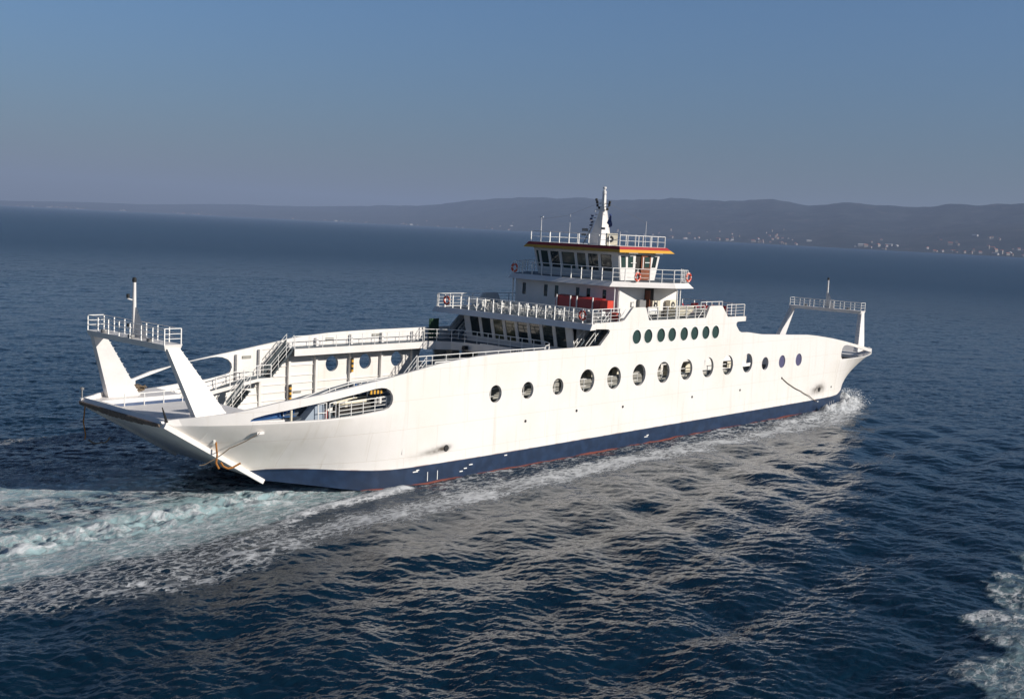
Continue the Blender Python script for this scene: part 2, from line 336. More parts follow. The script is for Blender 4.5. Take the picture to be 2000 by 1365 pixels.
def pip(P, poly):
    x, y = P[:, 0], P[:, 1]; ins = np.zeros(len(P), bool); n = len(poly); j = n-1
    for i in range(n):
        xi, yi = poly[i]; xj, yj = poly[j]
        if yi != yj:
            c = ((yi > y) != (yj > y)) & (x < (xj-xi)*(y-yi)/(yj-yi)+xi); ins ^= c
        j = i
    return ins
def skin(name, side, holes, parent, thick=0.22):
    out = dens(outer, 0.7); hl = [dens(h, 0.5) for h in holes]
    verts = list(out); edges = [(i, (i+1) % len(out)) for i in range(len(out))]
    for h in hl:
        o = len(verts); verts += h; edges += [(o+i, o+(i+1) % len(h)) for i in range(len(h))]
    g = [(x, z) for x in np.arange(-24, 69, 0.75) for z in np.arange(-0.9, 11.4, 0.62)] 
    g = np.array(g); ok = pip(g, outer)
    for h in holes: ok &= ~pip(g, h)
    for ch in (np.arange(-23.6, -7, .45), np.arange(51.5, 68.5, .45)):
        o = len(verts); verts += [(float(x), 5.1) for x in ch]; edges += [(o+i, o+i+1) for i in range(len(ch)-1)]
    bpts = np.array(verts)
    g = g[ok]; d = np.min(np.abs(g[:, None, 0]-bpts[None, :, 0])+np.abs(g[:, None, 1]-bpts[None, :, 1]), axis=1); g = g[d > 0.18]
    allv = [Vector(p) for p in verts]+[Vector(p) for p in g]
    rv, re, rf, *_ = delaunay_2d_cdt(allv, edges, [], 0, 1e-6)
    rv = np.array([tuple(p) for p in rv]); cen = np.array([rv[list(f)].mean(axis=0) for f in rf])
    ok = pip(cen, outer)
    for h in holes: ok &= ~pip(cen, h)
    F = [f for f, k in zip(rf, ok) if k]
    b = MB(); n = len(rv)
    V = [(x, side*half(x, z), z) for x, z in rv]; V2 = [(x, side*(half(x, z)-thick), z) for x, z in rv]
    cnt = {}
    for f in F:
        for i in range(3):
            e = (f[i], f[(i+1) % 3]); k = tuple(sorted(e)); cnt.setdefault(k, []).append(e)
    rim = [(e[0][0], e[0][1], e[0][1]+n, e[0][0]+n) for e in cnt.values() if len(e) == 1]
    b.add(V+V2, [tuple(f) for f in F]+[tuple(i+n for i in reversed(f)) for f in F]+rim)
    return b.build(name, 'hull', parent, smooth=13)

ferry = empty('car_ferry', 'large white double ended car ferry with a blue waterline band steaming across the sea', 'ferry', (0, 0, 0))
near_holes = [SLOT_S, SLOT_B] + [ell(*p) for p in PORTS] + [ell(*p) for p in OVALS]
far_holes = [SLOT_F, SLOT_B] + [ell(x-1.45, z+.3, r) for x, z, r in PORTS] + [ell(*p) for p in OVALS]
hull = skin('hull_side', -1, near_holes, ferry)
hull2 = skin('hull_side', 1, far_holes, ferry)
# bottom and end closing
b = MB(); xs = [-17.3, -16, -14.8, -13, -11.3, -9, -6, 10, 35, 50.8, 53.8, 56.1, 58, 59.6, 61, 62.1]
def zb(x): return lin(x if x < 22.4 else XM-x, BOT)
for a, c in zip(xs[:-1], xs[1:]):
    va = [(a, s*(half(a, zb(a))-0.05), zb(a)+.02) for s in (-1, 1)]; vc = [(c, s*(half(c, zb(c))-0.05), zb(c)+.02) for s in (-1, 1)]
    b.add([va[0], vc[0], vc[1], va[1]], [(0, 1, 2, 3)])
b.build('hull_bottom', 'hull', ferry)

# ramps (raised): outer plate, side girders, rubber lip
def ramp(end):
    f = (lambda x: x) if end == 's' else (lambda x: XM-x)
    b = MB()
    x0, z0, x1, z1 = -17.25, 1.0, -24.25, 5.22
    if end == 'b': prof = [(XM-a, c-0.03) for a, c in reversed(STEM_B)]
    else: prof = [(x0, z0), (x1, z1)]
    for (xa, za), (xc, zc) in zip(prof[:-1], prof[1:]):
        dx, dz = (0.16, 0.26) if end == 's' else (-0.16, 0.26)
        b.hexa([(xa, -4.86, za), (xc, -4.86, zc), (xc, 4.86, zc), (xa, 4.86, za)], [(xa+dx, -4.86, za+dz), (xc+dx, -4.86, zc+dz), (xc+dx, 4.86, zc+dz), (xa+dx, 4.86, za+dz)])
    r = b.build('ramp', 'white', ferry)
    if end == 's':
        for s in (-1, 1):
            b = MB()
            b.hexa([(-17.4, s*4.90, 0.86), (-24.3, s*4.90, 5.07), (-24.3, s*5.22, 5.07), (-17.4, s*5.22, 0.86)],
                   [(-17.25, s*4.90, 1.12), (-24.15, s*4.90, 5.33), (-24.15, s*5.22, 5.33), (-17.25, s*5.22, 1.12)])
            b.build('ramp_girder', 'white', r)
        b = MB(); rnd = random.Random(3)
        for i in range(26):
            y = -4.8+i*0.37; l = 0.16+0.16*math.sin((i+.5)/26*math.pi)+rnd.random()*0.05
            b.hexa([(-24.36, y, 5.24-l), (-24.36, y+.33, 5.24-l*rnd.uniform(.9, 1.1)), (-24.28, y+.33, 5.3-l), (-24.28, y, 5.3-l)],
                   [(-24.44, y, 5.24), (-24.44, y+.33, 5.24), (-24.38, y+.33, 5.28), (-24.38, y, 5.28)])
        b.build('rubber_lip', 'rust', r)
        b = MB(); b.tube((-24.0, -5.0, 5.35), (-24.3, -5.0, 6.25), 0.09, 6, r1=0.03); b.build('ramp_pin', 'black', r)
    return r
ramp_s = ramp('s'); ramp_b = ramp('b')

# decks
def deck_strip(name, x0, x1, z, th, inset, mat_, step=1.5, y0=None, y1=None):
    b = MB(); xs = np.linspace(x0, x1, max(2, int(abs(x1-x0)/step)+1))
    for a, c in zip(xs[:-1], xs[1:]):
        ha, hc = half(a, z)-inset, half(c, z)-inset
        ya0, yc0 = (-ha, -hc) if y0 is None else (y0, y0); ya1, yc1 = (ha, hc) if y1 is None else (y1, y1)
        b.hexa([(a, ya0, z-th), (c, yc0, z-th), (c, yc1, z-th), (a, ya1, z-th)], [(a, ya0, z), (c, yc0, z), (c, yc1, z), (a, ya1, z)])
    return b.build(name, mat_, ferry)
deck_strip('vehicle_deck', -16.9, 61.7, 2.1, 0.1, 0.3, 'cardeck')
# end platforms with a railed well on the far side of the centreline
def end_platform(end):
    f = (lambda x: x) if end == 's' else (lambda x: XM-x)
    b = MB(); z = 5.28
    xs = np.linspace(-24.1, -17.6, 9)
    for a, c in zip(xs[:-1], xs[1:]):
        ha, hc = half(f(a), z)-.24, half(f(c), z)-.24
        for s0, s1 in (((-ha, -hc), (1.55, 1.55)), ((4.1, 4.1), (ha, hc))) if a > -23.3 else (((-ha, -hc), (ha, hc)),):
            z = 5.28 if end == 's' else 4.93; q = [(f(a), s0[0]), (f(c), s0[1]), (f(c), s1[1]), (f(a), s1[0])]
            b.hexa([(x, y, z-.32) for x, y in q], [(x, y, z) for x, y in q])
    z = 5.28 if end == 's' else 4.93; p = b.build('end_platform', 'white', ferry)
    b = MB(); b.box(min(f(-23.2), f(-16.8)), max(f(-23.2), f(-16.8)), 1.6, 4.05, 4.9, 5.0); b.build('well_floor', 'bluemetal', p)
    rail('platform_railing', [(f(-23.1), 1.5, z), (f(-17.7), 1.5, z)], p, h=0.75, bars=2, step=1.5, pr=0.035)
    return p
plat = end_platform('s'); end_platform('b')
# side walkways, gangways and stairs, both sides
for s in (-1, 1):
    b = MB(); b.hexa([(-16.9, s*6.75, 4.0), (-9.6, s*6.75, 5.25), (-9.6, s*8.1, 5.25), (-16.0, s*7.0, 4.15)], [(-16.9, s*6.75, 4.14), (-9.6, s*6.75, 5.42), (-9.6, s*8.1, 5.42), (-16.0, s*7.0, 4.30)])
    b.box(-9.6, -8.3, min(s*6.75, s*8.2), max(s*6.75, s*8.2), 5.26, 5.42)
    b.build('gangway', 'deck', ferry)
    b = MB(); b.hexa([(-16.9, s*6.70, 3.98), (-9.6, s*6.70, 5.22), (-9.6, s*6.74, 5.22), (-16.9, s*6.74, 3.98)], [(-16.9, s*6.70, 4.3), (-9.6, s*6.70, 5.46), (-9.6, s*6.74, 5.46), (-16.9, s*6.74, 4.3)])
    b.box(-9.6, -8.3, min(s*6.70, s*6.74), max(s*6.70, s*6.74), 5.2, 5.46); b.build('gangway_edge', 'white', ferry)
    if s > 0: rail('gangway_railing', [(-16.7, s*6.8, 4.16), (-9.6, s*6.8, 5.42), (-8.4, s*6.8, 5.42)], ferry, h=1.0, bars=3, step=1.25)
    else:
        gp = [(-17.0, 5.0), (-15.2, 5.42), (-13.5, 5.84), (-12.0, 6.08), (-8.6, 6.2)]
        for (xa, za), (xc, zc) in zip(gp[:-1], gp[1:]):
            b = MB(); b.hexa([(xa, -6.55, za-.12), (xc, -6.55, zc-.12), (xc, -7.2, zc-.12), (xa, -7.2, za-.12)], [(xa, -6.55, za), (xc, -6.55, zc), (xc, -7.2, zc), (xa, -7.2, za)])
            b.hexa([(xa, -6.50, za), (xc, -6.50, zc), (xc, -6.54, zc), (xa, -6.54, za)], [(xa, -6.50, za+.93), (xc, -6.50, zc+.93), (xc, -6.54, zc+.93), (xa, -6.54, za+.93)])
            b.build('gangway_panel', 'bluegrey', ferry)  # gangway floor plus an upright blue-grey panel on its inboard edge
        rail('gangway_railing', [(x, -6.6, z) for x, z in gp], ferry, h=1.0, bars=2, step=1.3, pr=.035)
        rail('gangway_railing', [(x, -7.2, z) for x, z in gp[1:]], ferry, h=1.02, bars=2, step=1.3, pr=.035)
    # stair up to the side walkway
    b = MB()
    for i in range(9):
        x = -8.3+i*0.235; z = 5.5+i*0.235; b.box(x, x+.26, min(s*6.95, s*7.75), max(s*6.95, s*7.75), z-.05, z)
    for y in (6.9, 7.78):
        b.hexa([(-8.4, s*y, 5.3), (-6.3, s*y, 7.4), (-6.3, s*(y+.05), 7.4), (-8.4, s*(y+.05), 5.3)], [(-8.4, s*y, 5.5), (-6.3, s*y, 7.6), (-6.3, s*(y+.05), 7.6), (-8.4, s*(y+.05), 5.5)])
    b.hexa([(-8.35, s*6.95, 5.30), (-6.35, s*6.95, 7.30), (-6.35, s*7.75, 7.30), (-8.35, s*7.75, 5.30)], [(-8.35, s*6.95, 5.36), (-6.35, s*6.95, 7.36), (-6.35, s*7.75, 7.36), (-8.35, s*7.75, 5.36)])
    b.hexa([(-8.35, s*7.8, 5.5), (-6.35, s*7.8, 7.5), (-6.35, s*7.83, 7.5), (-8.35, s*7.83, 5.5)], [(-8.35, s*7.8, 6.15), (-6.35, s*7.8, 8.15), (-6.35, s*7.83, 8.15), (-8.35, s*7.83, 6.15)])
    st = b.build('stair', 'stairgrey', ferry)
    for y in (6.88, 7.84):
        b = MB(); a = Vector((-8.4, s*y, 5.45)); c = Vector((-6.3, s*y, 7.55))
        for k in (0.35, 0.7, 1.0): b.tube(a+Vector((0, 0, k)), c+Vector((0, 0, k)), 0.02, 5)
        for k in range(4): p = a.lerp(c, k/3); b.tube(p, p+Vector((0, 0, 1)), 0.025, 5)
        b.build('stair_railing', 'rail', st)
    # lower stair
    b = MB()
    for i in range(7):
        x = -12.4+i*0.22; z = 3.4+i*0.22; b.box(x, x+.24, min(s*5.8, s*6.6), max(s*5.8, s*6.6), z-.05, z)
    b.hexa([(-12.4, s*5.8, 3.2), (-10.9, s*5.8, 4.7), (-10.9, s*6.6, 4.7), (-12.4, s*6.6, 3.2)], [(-12.4, s*5.8, 3.26), (-10.9, s*5.8, 4.76), (-10.9, s*6.6, 4.76), (-12.4, s*6.6, 3.26)])
    b.hexa([(-12.4, s*6.64, 3.3), (-10.9, s*6.64, 4.85), (-10.9, s*6.67, 4.85), (-12.4, s*6.67, 3.3)], [(-12.4, s*6.64, 3.95), (-10.9, s*6.64, 5.5), (-10.9, s*6.67, 5.5), (-12.4, s*6.67, 3.95)])
    st = b.build('stair', 'stairgrey', ferry)
    for y in (5.78, 6.62):
        b = MB(); a = Vector((-12.4, s*y, 3.35)); c = Vector((-10.9, s*y, 4.95))
        for k in (0.35, 0.7, 1.0): b.tube(a+Vector((0, 0, k)), c+Vector((0, 0, k)), 0.02, 5)
        for k in range(3): p = a.lerp(c, k/2); b.tube(p, p+Vector((0, 0, 1)), 0.025, 5)
        b.build('stair_railing', 'rail', st)
    # upper side walkway
    b = MB(); y0, y1 = sorted((s*6.85, s*8.25)); b.box(-6.3, 10.5, y0, y1, 7.36, 7.46); b.build('side_walkway', 'deck', ferry)
    b = MB(); y0, y1 = sorted((s*6.78, s*6.84)); b.box(-6.3, 7.2, y0, y1, 6.95, 7.50); b.build('walkway_fascia', 'white', ferry)
    rail('walkway_railing', [(-6.2, s*6.9, 7.46), (7.1, s*6.9, 7.46)], ferry, h=1.0, bars=3, step=1.32, pr=0.03)
# near-side rail standing proud of the bulwark
rail('bulwark_railing', [(-5.7, -8.05, 7.05), (0.5, -8.05, 7.12), (4.5, -8.05, 7.2)], ferry, h=1.12, bars=2, step=1.32, pr=0.035, br=0.03)
# wall framing inside both hull sides
for s in (-1, 1):
    b = MB()
    for x in (-16.2, -14.2, -12.4, -10.5, -8.5, -5.8, -3.2, 0.3, 3.6, 7.1, 37, 40, 43.5, 47, 50.5, 53.5, 57, 60):
        if s < 0 and x in (.3, 3.6, 7.1, 0.3, -10.5): continue
        t = (lin(x, TOP_S) if x < 12 else lin(x, TOP_B))-0.25
        hb = half(x, 5.5)-.22; hb2 = half(x, 2.6)-.22
        if x < -10 or x > 52:
            b.hexa([(x-.1, s*(hb-.28), 5.5 if x < 0 else 5.3), (x+.1, s*(hb-.28), 5.5 if x < 0 else 5.3), (x+.1, s*hb, 5.5 if x < 0 else 5.3), (x-.1, s*hb, 5.5 if x < 0 else 5.3)][::1], [(x-.1, s*(hb-.28), 2.2), (x+.1, s*(hb-.28), 2.2), (x+.1, s*hb2, 2.2), (x-.1, s*hb2, 2.2)]) if x not in (-16.2, -14.2, -12.4, 57, 60) else None
            if x in (-10.5, 53.5): b.box(x-.1, x+.1, *sorted((s*(hb-.28), s*hb)), 5.5, t)
        else:
            b.box(x-.1, x+.1, *sorted((s*(hb-.28), s*hb)), 2.2, t)
    for z in (2.8, 3.4, 4.0, 4.6, 6.75):
        xs = np.linspace(-10.4, 53, 50)
        for a, c in zip(xs[:-1], xs[1:]):
            if z > 6.5 and (a > 46 or a < -8.5): continue
            ha, hc = half(a, z)-.22, half(c, z)-.22
            b.hexa([(a, s*(ha-.09), z), (c, s*(hc-.09), z), (c, s*hc, z), (a, s*ha, z)], [(a, s*(ha-.09), z+.04), (c, s*(hc-.09), z+.04), (c, s*hc, z+.04), (a, s*ha, z+.04)])
    for z in (5.2, 6.0, 7.4, 8.0):
        for xa, xc in ((-8.4, -5.9), (-5.7, -3.3)):
            if z > lin(xa, TOP_S)-.3: continue
            b.box(xa, xc, *sorted((s*(8.5-.31), s*8.28)), z, z+.04)
    b.build('wall_framing', 'white', ferry)
# hazard striped posts
for x, y, z in ((-5.8, 7.85, 3.4), (0.3, 7.85, 5.2)):
    b = MB()
    for k in range(6): b.box(x-.08, x+.08, y-.06, y+.06, z+k*.2, z+(k+1)*.2-.002, k % 2)
    b.build('hazard_stripe', ['yellow', 'black'], ferry)
b = MB()
for k in range(8): b.box(-11.35+k*.14, -11.35+(k+1)*.14-.002, -8.1, -8.0, 6.42, 6.68, k % 2)
b.build('hazard_stripe', ['yellow', 'black'], ferry)
# side casings under the lounge
for s in (-1, 1):
    b = MB(); y0, y1 = sorted((s*6.3, s*8.2)); b.box(-4 if s < 0 else 11.5, 50, y0, y1, 4.72, 4.8); b.build('casing_floor', 'cardeck', ferry)
    b = MB(); y0, y1 = sorted((s*6.2, s*6.3))
    for x0, x1 in ((-3.2 if s < 0 else 12, 15.2), (15.9, 21.5), (22.4, 23.6), (28.6, 29.6)): b.box(x0, x1, y0, y1, 2.1, 7.3)
    for x0, x1 in ((21.5, 22.4), (23.6, 28.6), (29.6, 50)): b.box(x0, x1, y0, y1, 4.2, 5.1)
    pieces(b, 'casing_wall', 'casing', ferry)
    for x0, x1, z0, z1 in ((9.8, 11.5, 5.75, 6.15), (13.0, 14.6, 5.8, 6.1), (16.4, 17.2, 5.8, 6.2), (23.8, 25.0, 5.2, 6.1), (26.6, 28.2, 5.3, 6.2), (33.7, 35.2, 5.3, 5.9)):
        b = MB(); b.box(x0, x1, *sorted((s*6.4, s*6.9)), z0, z1); b.build('ventilation_duct', 'cream', ferry)
    rail('casing_railing', [(-3.5 if s < 0 else 12, s*7.9, 4.8), (34, s*7.9, 4.8)], ferry, h=1.1, bars=2, step=1.75, pr=0.035)
# sealed port covers
for x, z, r in PORTS[12:]:
    b = MB(); b.lathe([(r+.02, 0), (r+.02, .05)], (x, -8.42, z), 'Y', 24); b.build('port_cover', mat('port_purple', (0.09, 0.085, 0.16), .3), ferry)
for x, z, r in OVALS:
    for s in (-1, 1):
        b = MB(); b.lathe([(r+.02, 0), (r+.02, .04)], (x, s*8.42, z), 'Y', 24); b.build('oval_window', 'greenglass', ferry)
        if s < 0:
            b = MB()
            # thin white surround
            n = 28; o = len(b.v)
            vs = [(x+rr*math.cos(2*math.pi*i/n), yy, z+rr*math.sin(2*math.pi*i/n)) for rr in (r-.012, r+.05) for yy in (-8.52, -8.50) for i in range(n)]
            fs = []
            for i in range(n):
                j = (i+1) % n; fs += [(i, j, 2*n+j, 2*n+i), (2*n+i, 2*n+j, 3*n+j, 3*n+i), (i, n+i, n+j, j)]
            b.add(vs, fs); b.build('window_rim', 'rail', ferry.children[-1] if False else ferry)
# scuppers and hawse pipes
for x, y in ((3.34, 3.35), (9.3, 3.6), (15.3, 3.4), (25.5, 3.4), (33.6, 3.4), (41.42, 4.02), (52.6, 2.3)):
    b = MB(); b.lathe([(.11, 0), (.11, .06)], (x, -half(x, y)-.03, y), 'Y', 12); b.build('scupper', 'black', ferry)
for x, z in ((-4.67, 2.22), (49.7, 2.25)):
    b = MB(); b.lathe([(.2, 0), (.24, .05), (.14, .09)], (x, -half(x, z)-.06, z), 'Y', 16); b.build('hawse_pipe', 'black', ferry)
# draft and load marks on the blue band
def hp(x, z, o=.012): return (x, -half(x, z)-o, z)
b = MB()
def mark(x0, z0, x1, z1):
    b.hexa([hp(x0, z0, 0.002), hp(x1, z0, 0.002), hp(x1, z1, 0.002), hp(x0, z1, 0.002)], [hp(x0, z0, .02), hp(x1, z0, .02), hp(x1, z1, .02), hp(x0, z1, .02)])
for x, z, l in ((-7.6, .86, .45), (-7.3, .95, .25), (-2.4, .75, .35), (-2.9, .55, .3), (-3.3, .38, .3), (18.6, .5, .5), (18.9, .62, .3), (49.5, .95, .3), (1.2, 1.0, .3)): mark(x, z, x+l, z+.07)
for x in (-6.3, -5.4, 52.6, 53.2, 53.9): mark(x, .12, x+.05, .75)
pieces(b, 'draft_mark', 'rail', ferry)

# ------------------------------------------------------------------ gantries
def gantry(end):
    g = MB(); f = (lambda x: x) if end == 's' else (lambda x: 43.4-x)
    root = bpy.data.objects.new('gantry', None); C.objects.link(root); root.parent = ferry
    zbase = 5.15
    for s in (-1, 1):
        b = MB()
        o0, o1, i0, i1 = 5.55, (4.55 if s < 0 else 4.75) if end == 's' else 4.68, 5.02, (4.12 if s < 0 else 4.3) if end == 's' else 4.25          # outer/inner Y at base and top
        xo, xi, xto, xti = -22.25, -20.0, -23.75, -22.95
        if end == 'b': xo, xi, xto, xti = -22.6, -20.9, -23.7, -23.0
        bot = [(f(xo), s*o0, zbase), (f(xi), s*o0, zbase), (f(xi), s*i0, zbase), (f(xo), s*i0, zbase)]
        top = [(f(xto), s*o1, 9.55), (f(xti), s*o1, 9.55), (f(xti), s*i1, 9.55), (f(xto), s*i1, 9.55)]
        b.hexa(bot, top)
        leg = b.build('leg', 'white', root)
        for k in range(12):
            b = MB(); t = (k+.5)/12; p = Vector((f(xi), s*(o0+i0)/2, zbase)).lerp(Vector((f(xti), s*(o1+i1)/2, 9.5)), t)
            q = p+Vector((f(1)-f(0), 0, 0))*.12
            b.path([p+Vector((0, -.17, 0)), q+Vector((0, -.17, 0)), q+Vector((0, .17, 0)), p+Vector((0, .17, 0))], .02, 4)
            b.build('rung', 'rail', leg)
    b = MB()
    x0, x1 = sorted((f(-23.95), f(-22.75)))
    yn, yf = (-4.5, 4.8) if end == 's' else (-4.7, 4.65)
    b.hexa([(x0+.12, yn+.08, 9.42), (x1-.12, yn+.08, 9.42), (x1-.12, yf-.08, 9.42), (x0+.12, yf-.08, 9.42)], [(x0, yn, 9.78), (x1, yn, 9.78), (x1, yf, 9.78), (x0, yf, 9.78)])
    beam = b.build('crossbeam', 'white', root)
    b = MB(); z0 = 9.78; loop = [(x0+.06, yn+.08), (x1-.06, yn+.08), (x1-.06, yf-.08), (x0+.06, yf-.08), (x0+.06, yn+.08)]
    for (xa, ya), (xc, yc) in zip(loop[:-1], loop[1:]):
        n = max(1, round(math.hypot(xc-xa, yc-ya)/1.25))
        for i in range(n): b.box(xa+(xc-xa)*i/n-.03, xa+(xc-xa)*i/n+.03, ya+(yc-ya)*i/n-.035, ya+(yc-ya)*i/n+.035, z0, z0+.92)
        for h in (.33, .62, .93): b.tube((xa, ya, z0+h), (xc, yc, z0+h), .022 if h < .9 else .03, 5)
    b.build('gantry_railing', 'rail', root)
    # mast with a gusset
    xm = (x0+x1)/2; d = 1 if end == 's' else -1
    b = MB(); b.tube((xm, 0, 9.78), (xm, 0, 13.1), .15, 8, r1=.10); b.tube((xm, 0, 12.0), (xm-.38*d, .1, 12.12), .045, 6); b.tube((xm, 0, 10.3), (xm-.33*d, .1, 10.38), .045, 6)
    b.hexa([(xm, -.04, 9.78), (xm, .04, 9.78), (xm+.25*d, .04-(1.1), 9.78), (xm+.25*d, -.04-1.1, 9.78)], [(xm, -.03, 11.6), (xm, .03, 11.6), (xm+.05*d, .03-.2, 11.6), (xm+.05*d, -.03-.2, 11.6)])
    ms = b.build('signal_mast', 'white', root)
    b = MB(); b.lathe([(.09, 0), (.13, .05), (.13, .22), (.08, .3)], (xm, 0, 13.1)); b.lathe([(.1, 0), (.1, .25)], (xm-.35*d, .1, 12.15)); b.lathe([(.09, 0), (.09, .2)], (xm-.3*d, .1, 10.4))
    pieces(b, 'navigation_light', 'black', ms)
    b = MB()
    for y in (-2.6, -.4, 2.9):
        b.lathe([(.16, 0), (.22, .08), (.2, .2)], (x0+.2 if end == 's' else x1-.2, y, 9.78), n=10)
    pieces(b, 'floodlight', 'gunmetal', beam)
    return root
gantry('s'); gantry('b')

# ------------------------------------------------------------------ lounge, sun deck
def sloped_slab(name, top, bot, z1, z0, mats, parent, split=None):
    b = MB()
    if split is None:
        b.hexa([(x, y, z0) for x, y in bot], [(x, y, z1) for x, y in top])
    else:
        t = split; zm = z1+(z0-z1)*t; mid = [(a[0]+(c[0]-a[0])*t, a[1]+(c[1]-a[1])*t) for a, c in zip(top, bot)]
        b.hexa([(x, y, zm) for x, y in mid], [(x, y, z1) for x, y in top], 0)
        b.hexa([(x, y, z0) for x, y in bot], [(x, y, zm-.004) for x, y in mid], 1)
    return b.build(name, mats, parent)
def inset(poly, d, z, name, m, parent):
    cx = sum(p[0] for p in poly)/len(poly); b = MB()
    q = [(x+(d if x < cx else -d), y+(d if y < 0 else -d)) for x, y in poly]
    b.hexa([(x, y, z) for x, y in q], [(x, y, z+.012) for x, y in q]); return b.build(name, m, parent)

lounge = bpy.data.objects.new('lounge', None); C.objects.link(lounge); lounge.parent = ferry
# front wall with real window openings, leaning outwards at the top
def window_wall(name, A0, A1, T0, T1, wins, parent, glass, th=.12, frame=True, matw='white'):
    """A0,A1 bottom ends, T0,T1 top ends; wins in (u0,u1,v0,v1) fractions; windows are parts with a frame."""
    A0, A1, T0, T1 = map(Vector, (A0, A1, T0, T1))
    P = lambda u, v: A0.lerp(A1, u).lerp(T0.lerp(T1, u), v)
    nrm = (A1-A0).cross(T0-A0).normalized()
    b = MB()
    us = sorted({0., 1.}|{w_[0] for w_ in wins}|{w_[1] for w_ in wins})
    for ua, uc in zip(us[:-1], us[1:]):
        um = (ua+uc)/2; cut = [(w_[2], w_[3]) for w_ in wins if w_[0] < um < w_[1]]
        spans = []; v = 0
        for c0, c1 in sorted(cut): spans.append((v, c0)); v = c1
        spans.append((v, 1.))
        for v0, v1 in spans:
            if v1-v0 < 1e-3: continue
            q = [P(ua, v0), P(uc, v0), P(uc, v1), P(ua, v1)]
            b.hexa([p-nrm*th/2 for p in q], [p+nrm*th/2 for p in q])
    wl = b.build(name, matw, parent)
    for i, (u0, u1, v0, v1) in enumerate(wins):
        g = MB(); q = [P(u0, v0), P(u1, v0), P(u1, v1), P(u0, v1)]
        g.hexa([p-nrm*.015 for p in q], [p+nrm*.015 for p in q])
        gl = g.build('window', glass[i] if isinstance(glass, list) else glass, parent)
        if frame:
            g = MB()
            for a, c in zip(q, q[1:]+q[:1]): g.tube(a+nrm*.03, c+nrm*.03, .03, 4)
            g.build('window_frame', 'gunmetal' if frame == 'g' else 'rail', gl)
    return wl
zW0, zW1 = 7.5, 9.9
wins = []
n = 8
for i in range(n):
    c = 0.045+(i+.5)*(0.91/n); wins.append((c-.043, c+.043, .22, .95))
gl = ['glass', 'glass', 'interiorglass', 'interiorglass', 'glass', 'glass', 'glass', 'glass']
window_wall('lounge_front', (11.75, 6.1, zW0), (11.75, -6.1, zW0), (11.15, 6.1, zW1), (11.15, -6.1, zW1), wins, lounge, gl, frame=False)
b = MB()
for s in (-1, 1):
    # angled wall pieces back to the hull side, set inboard for the stair recess
    b.hexa([(11.75, s*6.1, zW0), (11.95, s*6.1, zW0), (17.2, s*6.1, zW0), (17.0, s*6.1, zW0)], [(11.15, s*6.1, zW1), (11.35, s*6.1, zW1), (17.2, s*6.1, zW1), (17.0, s*6.1, zW1)]) if False else None
    y0, y1 = sorted((s*6.0, s*6.1)); b.box(11.85, 32.0, y0, y1, zW0, zW1)
b.box(31.9, 32.0, -6.1, 6.1, zW0, zW1)
pieces(b, 'lounge_wall', 'white', lounge)
b = MB(); b.box(12.05, 31.8, -5.9, 5.9, 7.5, 7.56); b.box(17.5, 17.7, -5.9, 5.9, 7.5, 9.8); pieces(b, 'lounge_floor', 'casing', lounge)
b = MB(); b.box(10.4, 34.2, -8.2, 8.2, 7.2, 7.42); b.build('lounge_deck', 'white', ferry)
# curved front walkway
cv = [(7.2, 6.8), (8.2, 6.3), (9.2, 5.5), (9.8, 4.5), (9.95, 3.2), (9.95, -3.2), (9.8, -4.5), (9.2, -5.5), (8.2, -6.3), (7.2, -6.8)]
b = MB()
for a, c in zip(cv[:-1], cv[1:]):
    b.hexa([(a[0], a[1], 7.36), (c[0], c[1], 7.36), (11.7, c[1]*1.2, 7.36), (11.7, a[1]*1.2, 7.36)], [(a[0], a[1], 7.52), (c[0], c[1], 7.52), (11.7, c[1]*1.2, 7.52), (11.7, a[1]*1.2, 7.52)])
b.build('front_walkway', 'deck', lounge)
b = MB()
for a, c in zip(cv[:-1], cv[1:]):
    b.hexa([(a[0]-.03, a[1], 6.85), (c[0]-.03, c[1], 6.85), (c[0]+.03, c[1], 6.85), (a[0]+.03, a[1], 6.85)], [(a[0]-.12, a[1], 7.56), (c[0]-.12, c[1], 7.56), (c[0]-.04, c[1], 7.56), (a[0]-.04, a[1], 7.56)])
b.build('walkway_fascia', 'white', lounge)
rail('front_railing', [(x-.02, y, 7.52) for x, y in cv], lounge, h=1.05, bars=3, step=1.3, pr=0.035)
# name board
b = MB(); b.hexa([(9.72, 2.9, 6.35), (9.72, -5.2, 6.35), (9.82, -5.2, 6.35), (9.82, 2.9, 6.35)], [(9.66, 2.55, 7.68), (9.66, -5.2, 7.68), (9.76, -5.2, 7.68), (9.76, 2.55, 7.68)])
nb = b.build('name_board', 'white', lounge)
tx = bpy.data.curves.new('lettering', 'FONT'); tx.body = 'ARIA'; tx.size = 0.52; tx.extrude = .012; tx.space_character = 1.15
to = bpy.data.objects.new('lettering', tx); C.objects.link(to); to.parent = nb
to.rotation_euler = (R(90), 0, R(-90)); to.location = (9.65, -0.9, 7.24); tx.materials.append(M['dark'])
bpy.context.view_layer.update()
tm = bpy.data.meshes.new_from_object(to); t2_ = bpy.data.objects.new('lettering', tm); C.objects.link(t2_); t2_.parent = nb; t2_.rotation_euler = to.rotation_euler; t2_.location = to.location
bpy.data.objects.remove(to); t2_.name = 'lettering'
b = MB(); b.box(9.45, 9.7, 4.0, 4.45, 6.95, 7.3); b.lathe([(.17, 0), (.2, -.1)], (9.45, 4.2, 7.12), 'X', 12); b.build('floodlight', 'black', lounge)
# support columns and door under / beside
for x, y in ((10.3, 6.4), (10.3, -6.4), (10.6, 3.2), (10.6, -3.2)): b = MB(); b.box(x-.45, x+.45, y-.35, y+.35, 2.1, 7.2); b.build('column', 'casing', ferry)
b = MB(); b.box(9.0, 10.1, 8.1, 8.2, 7.5, 9.3); b.build('green_door', 'greendoor', ferry)
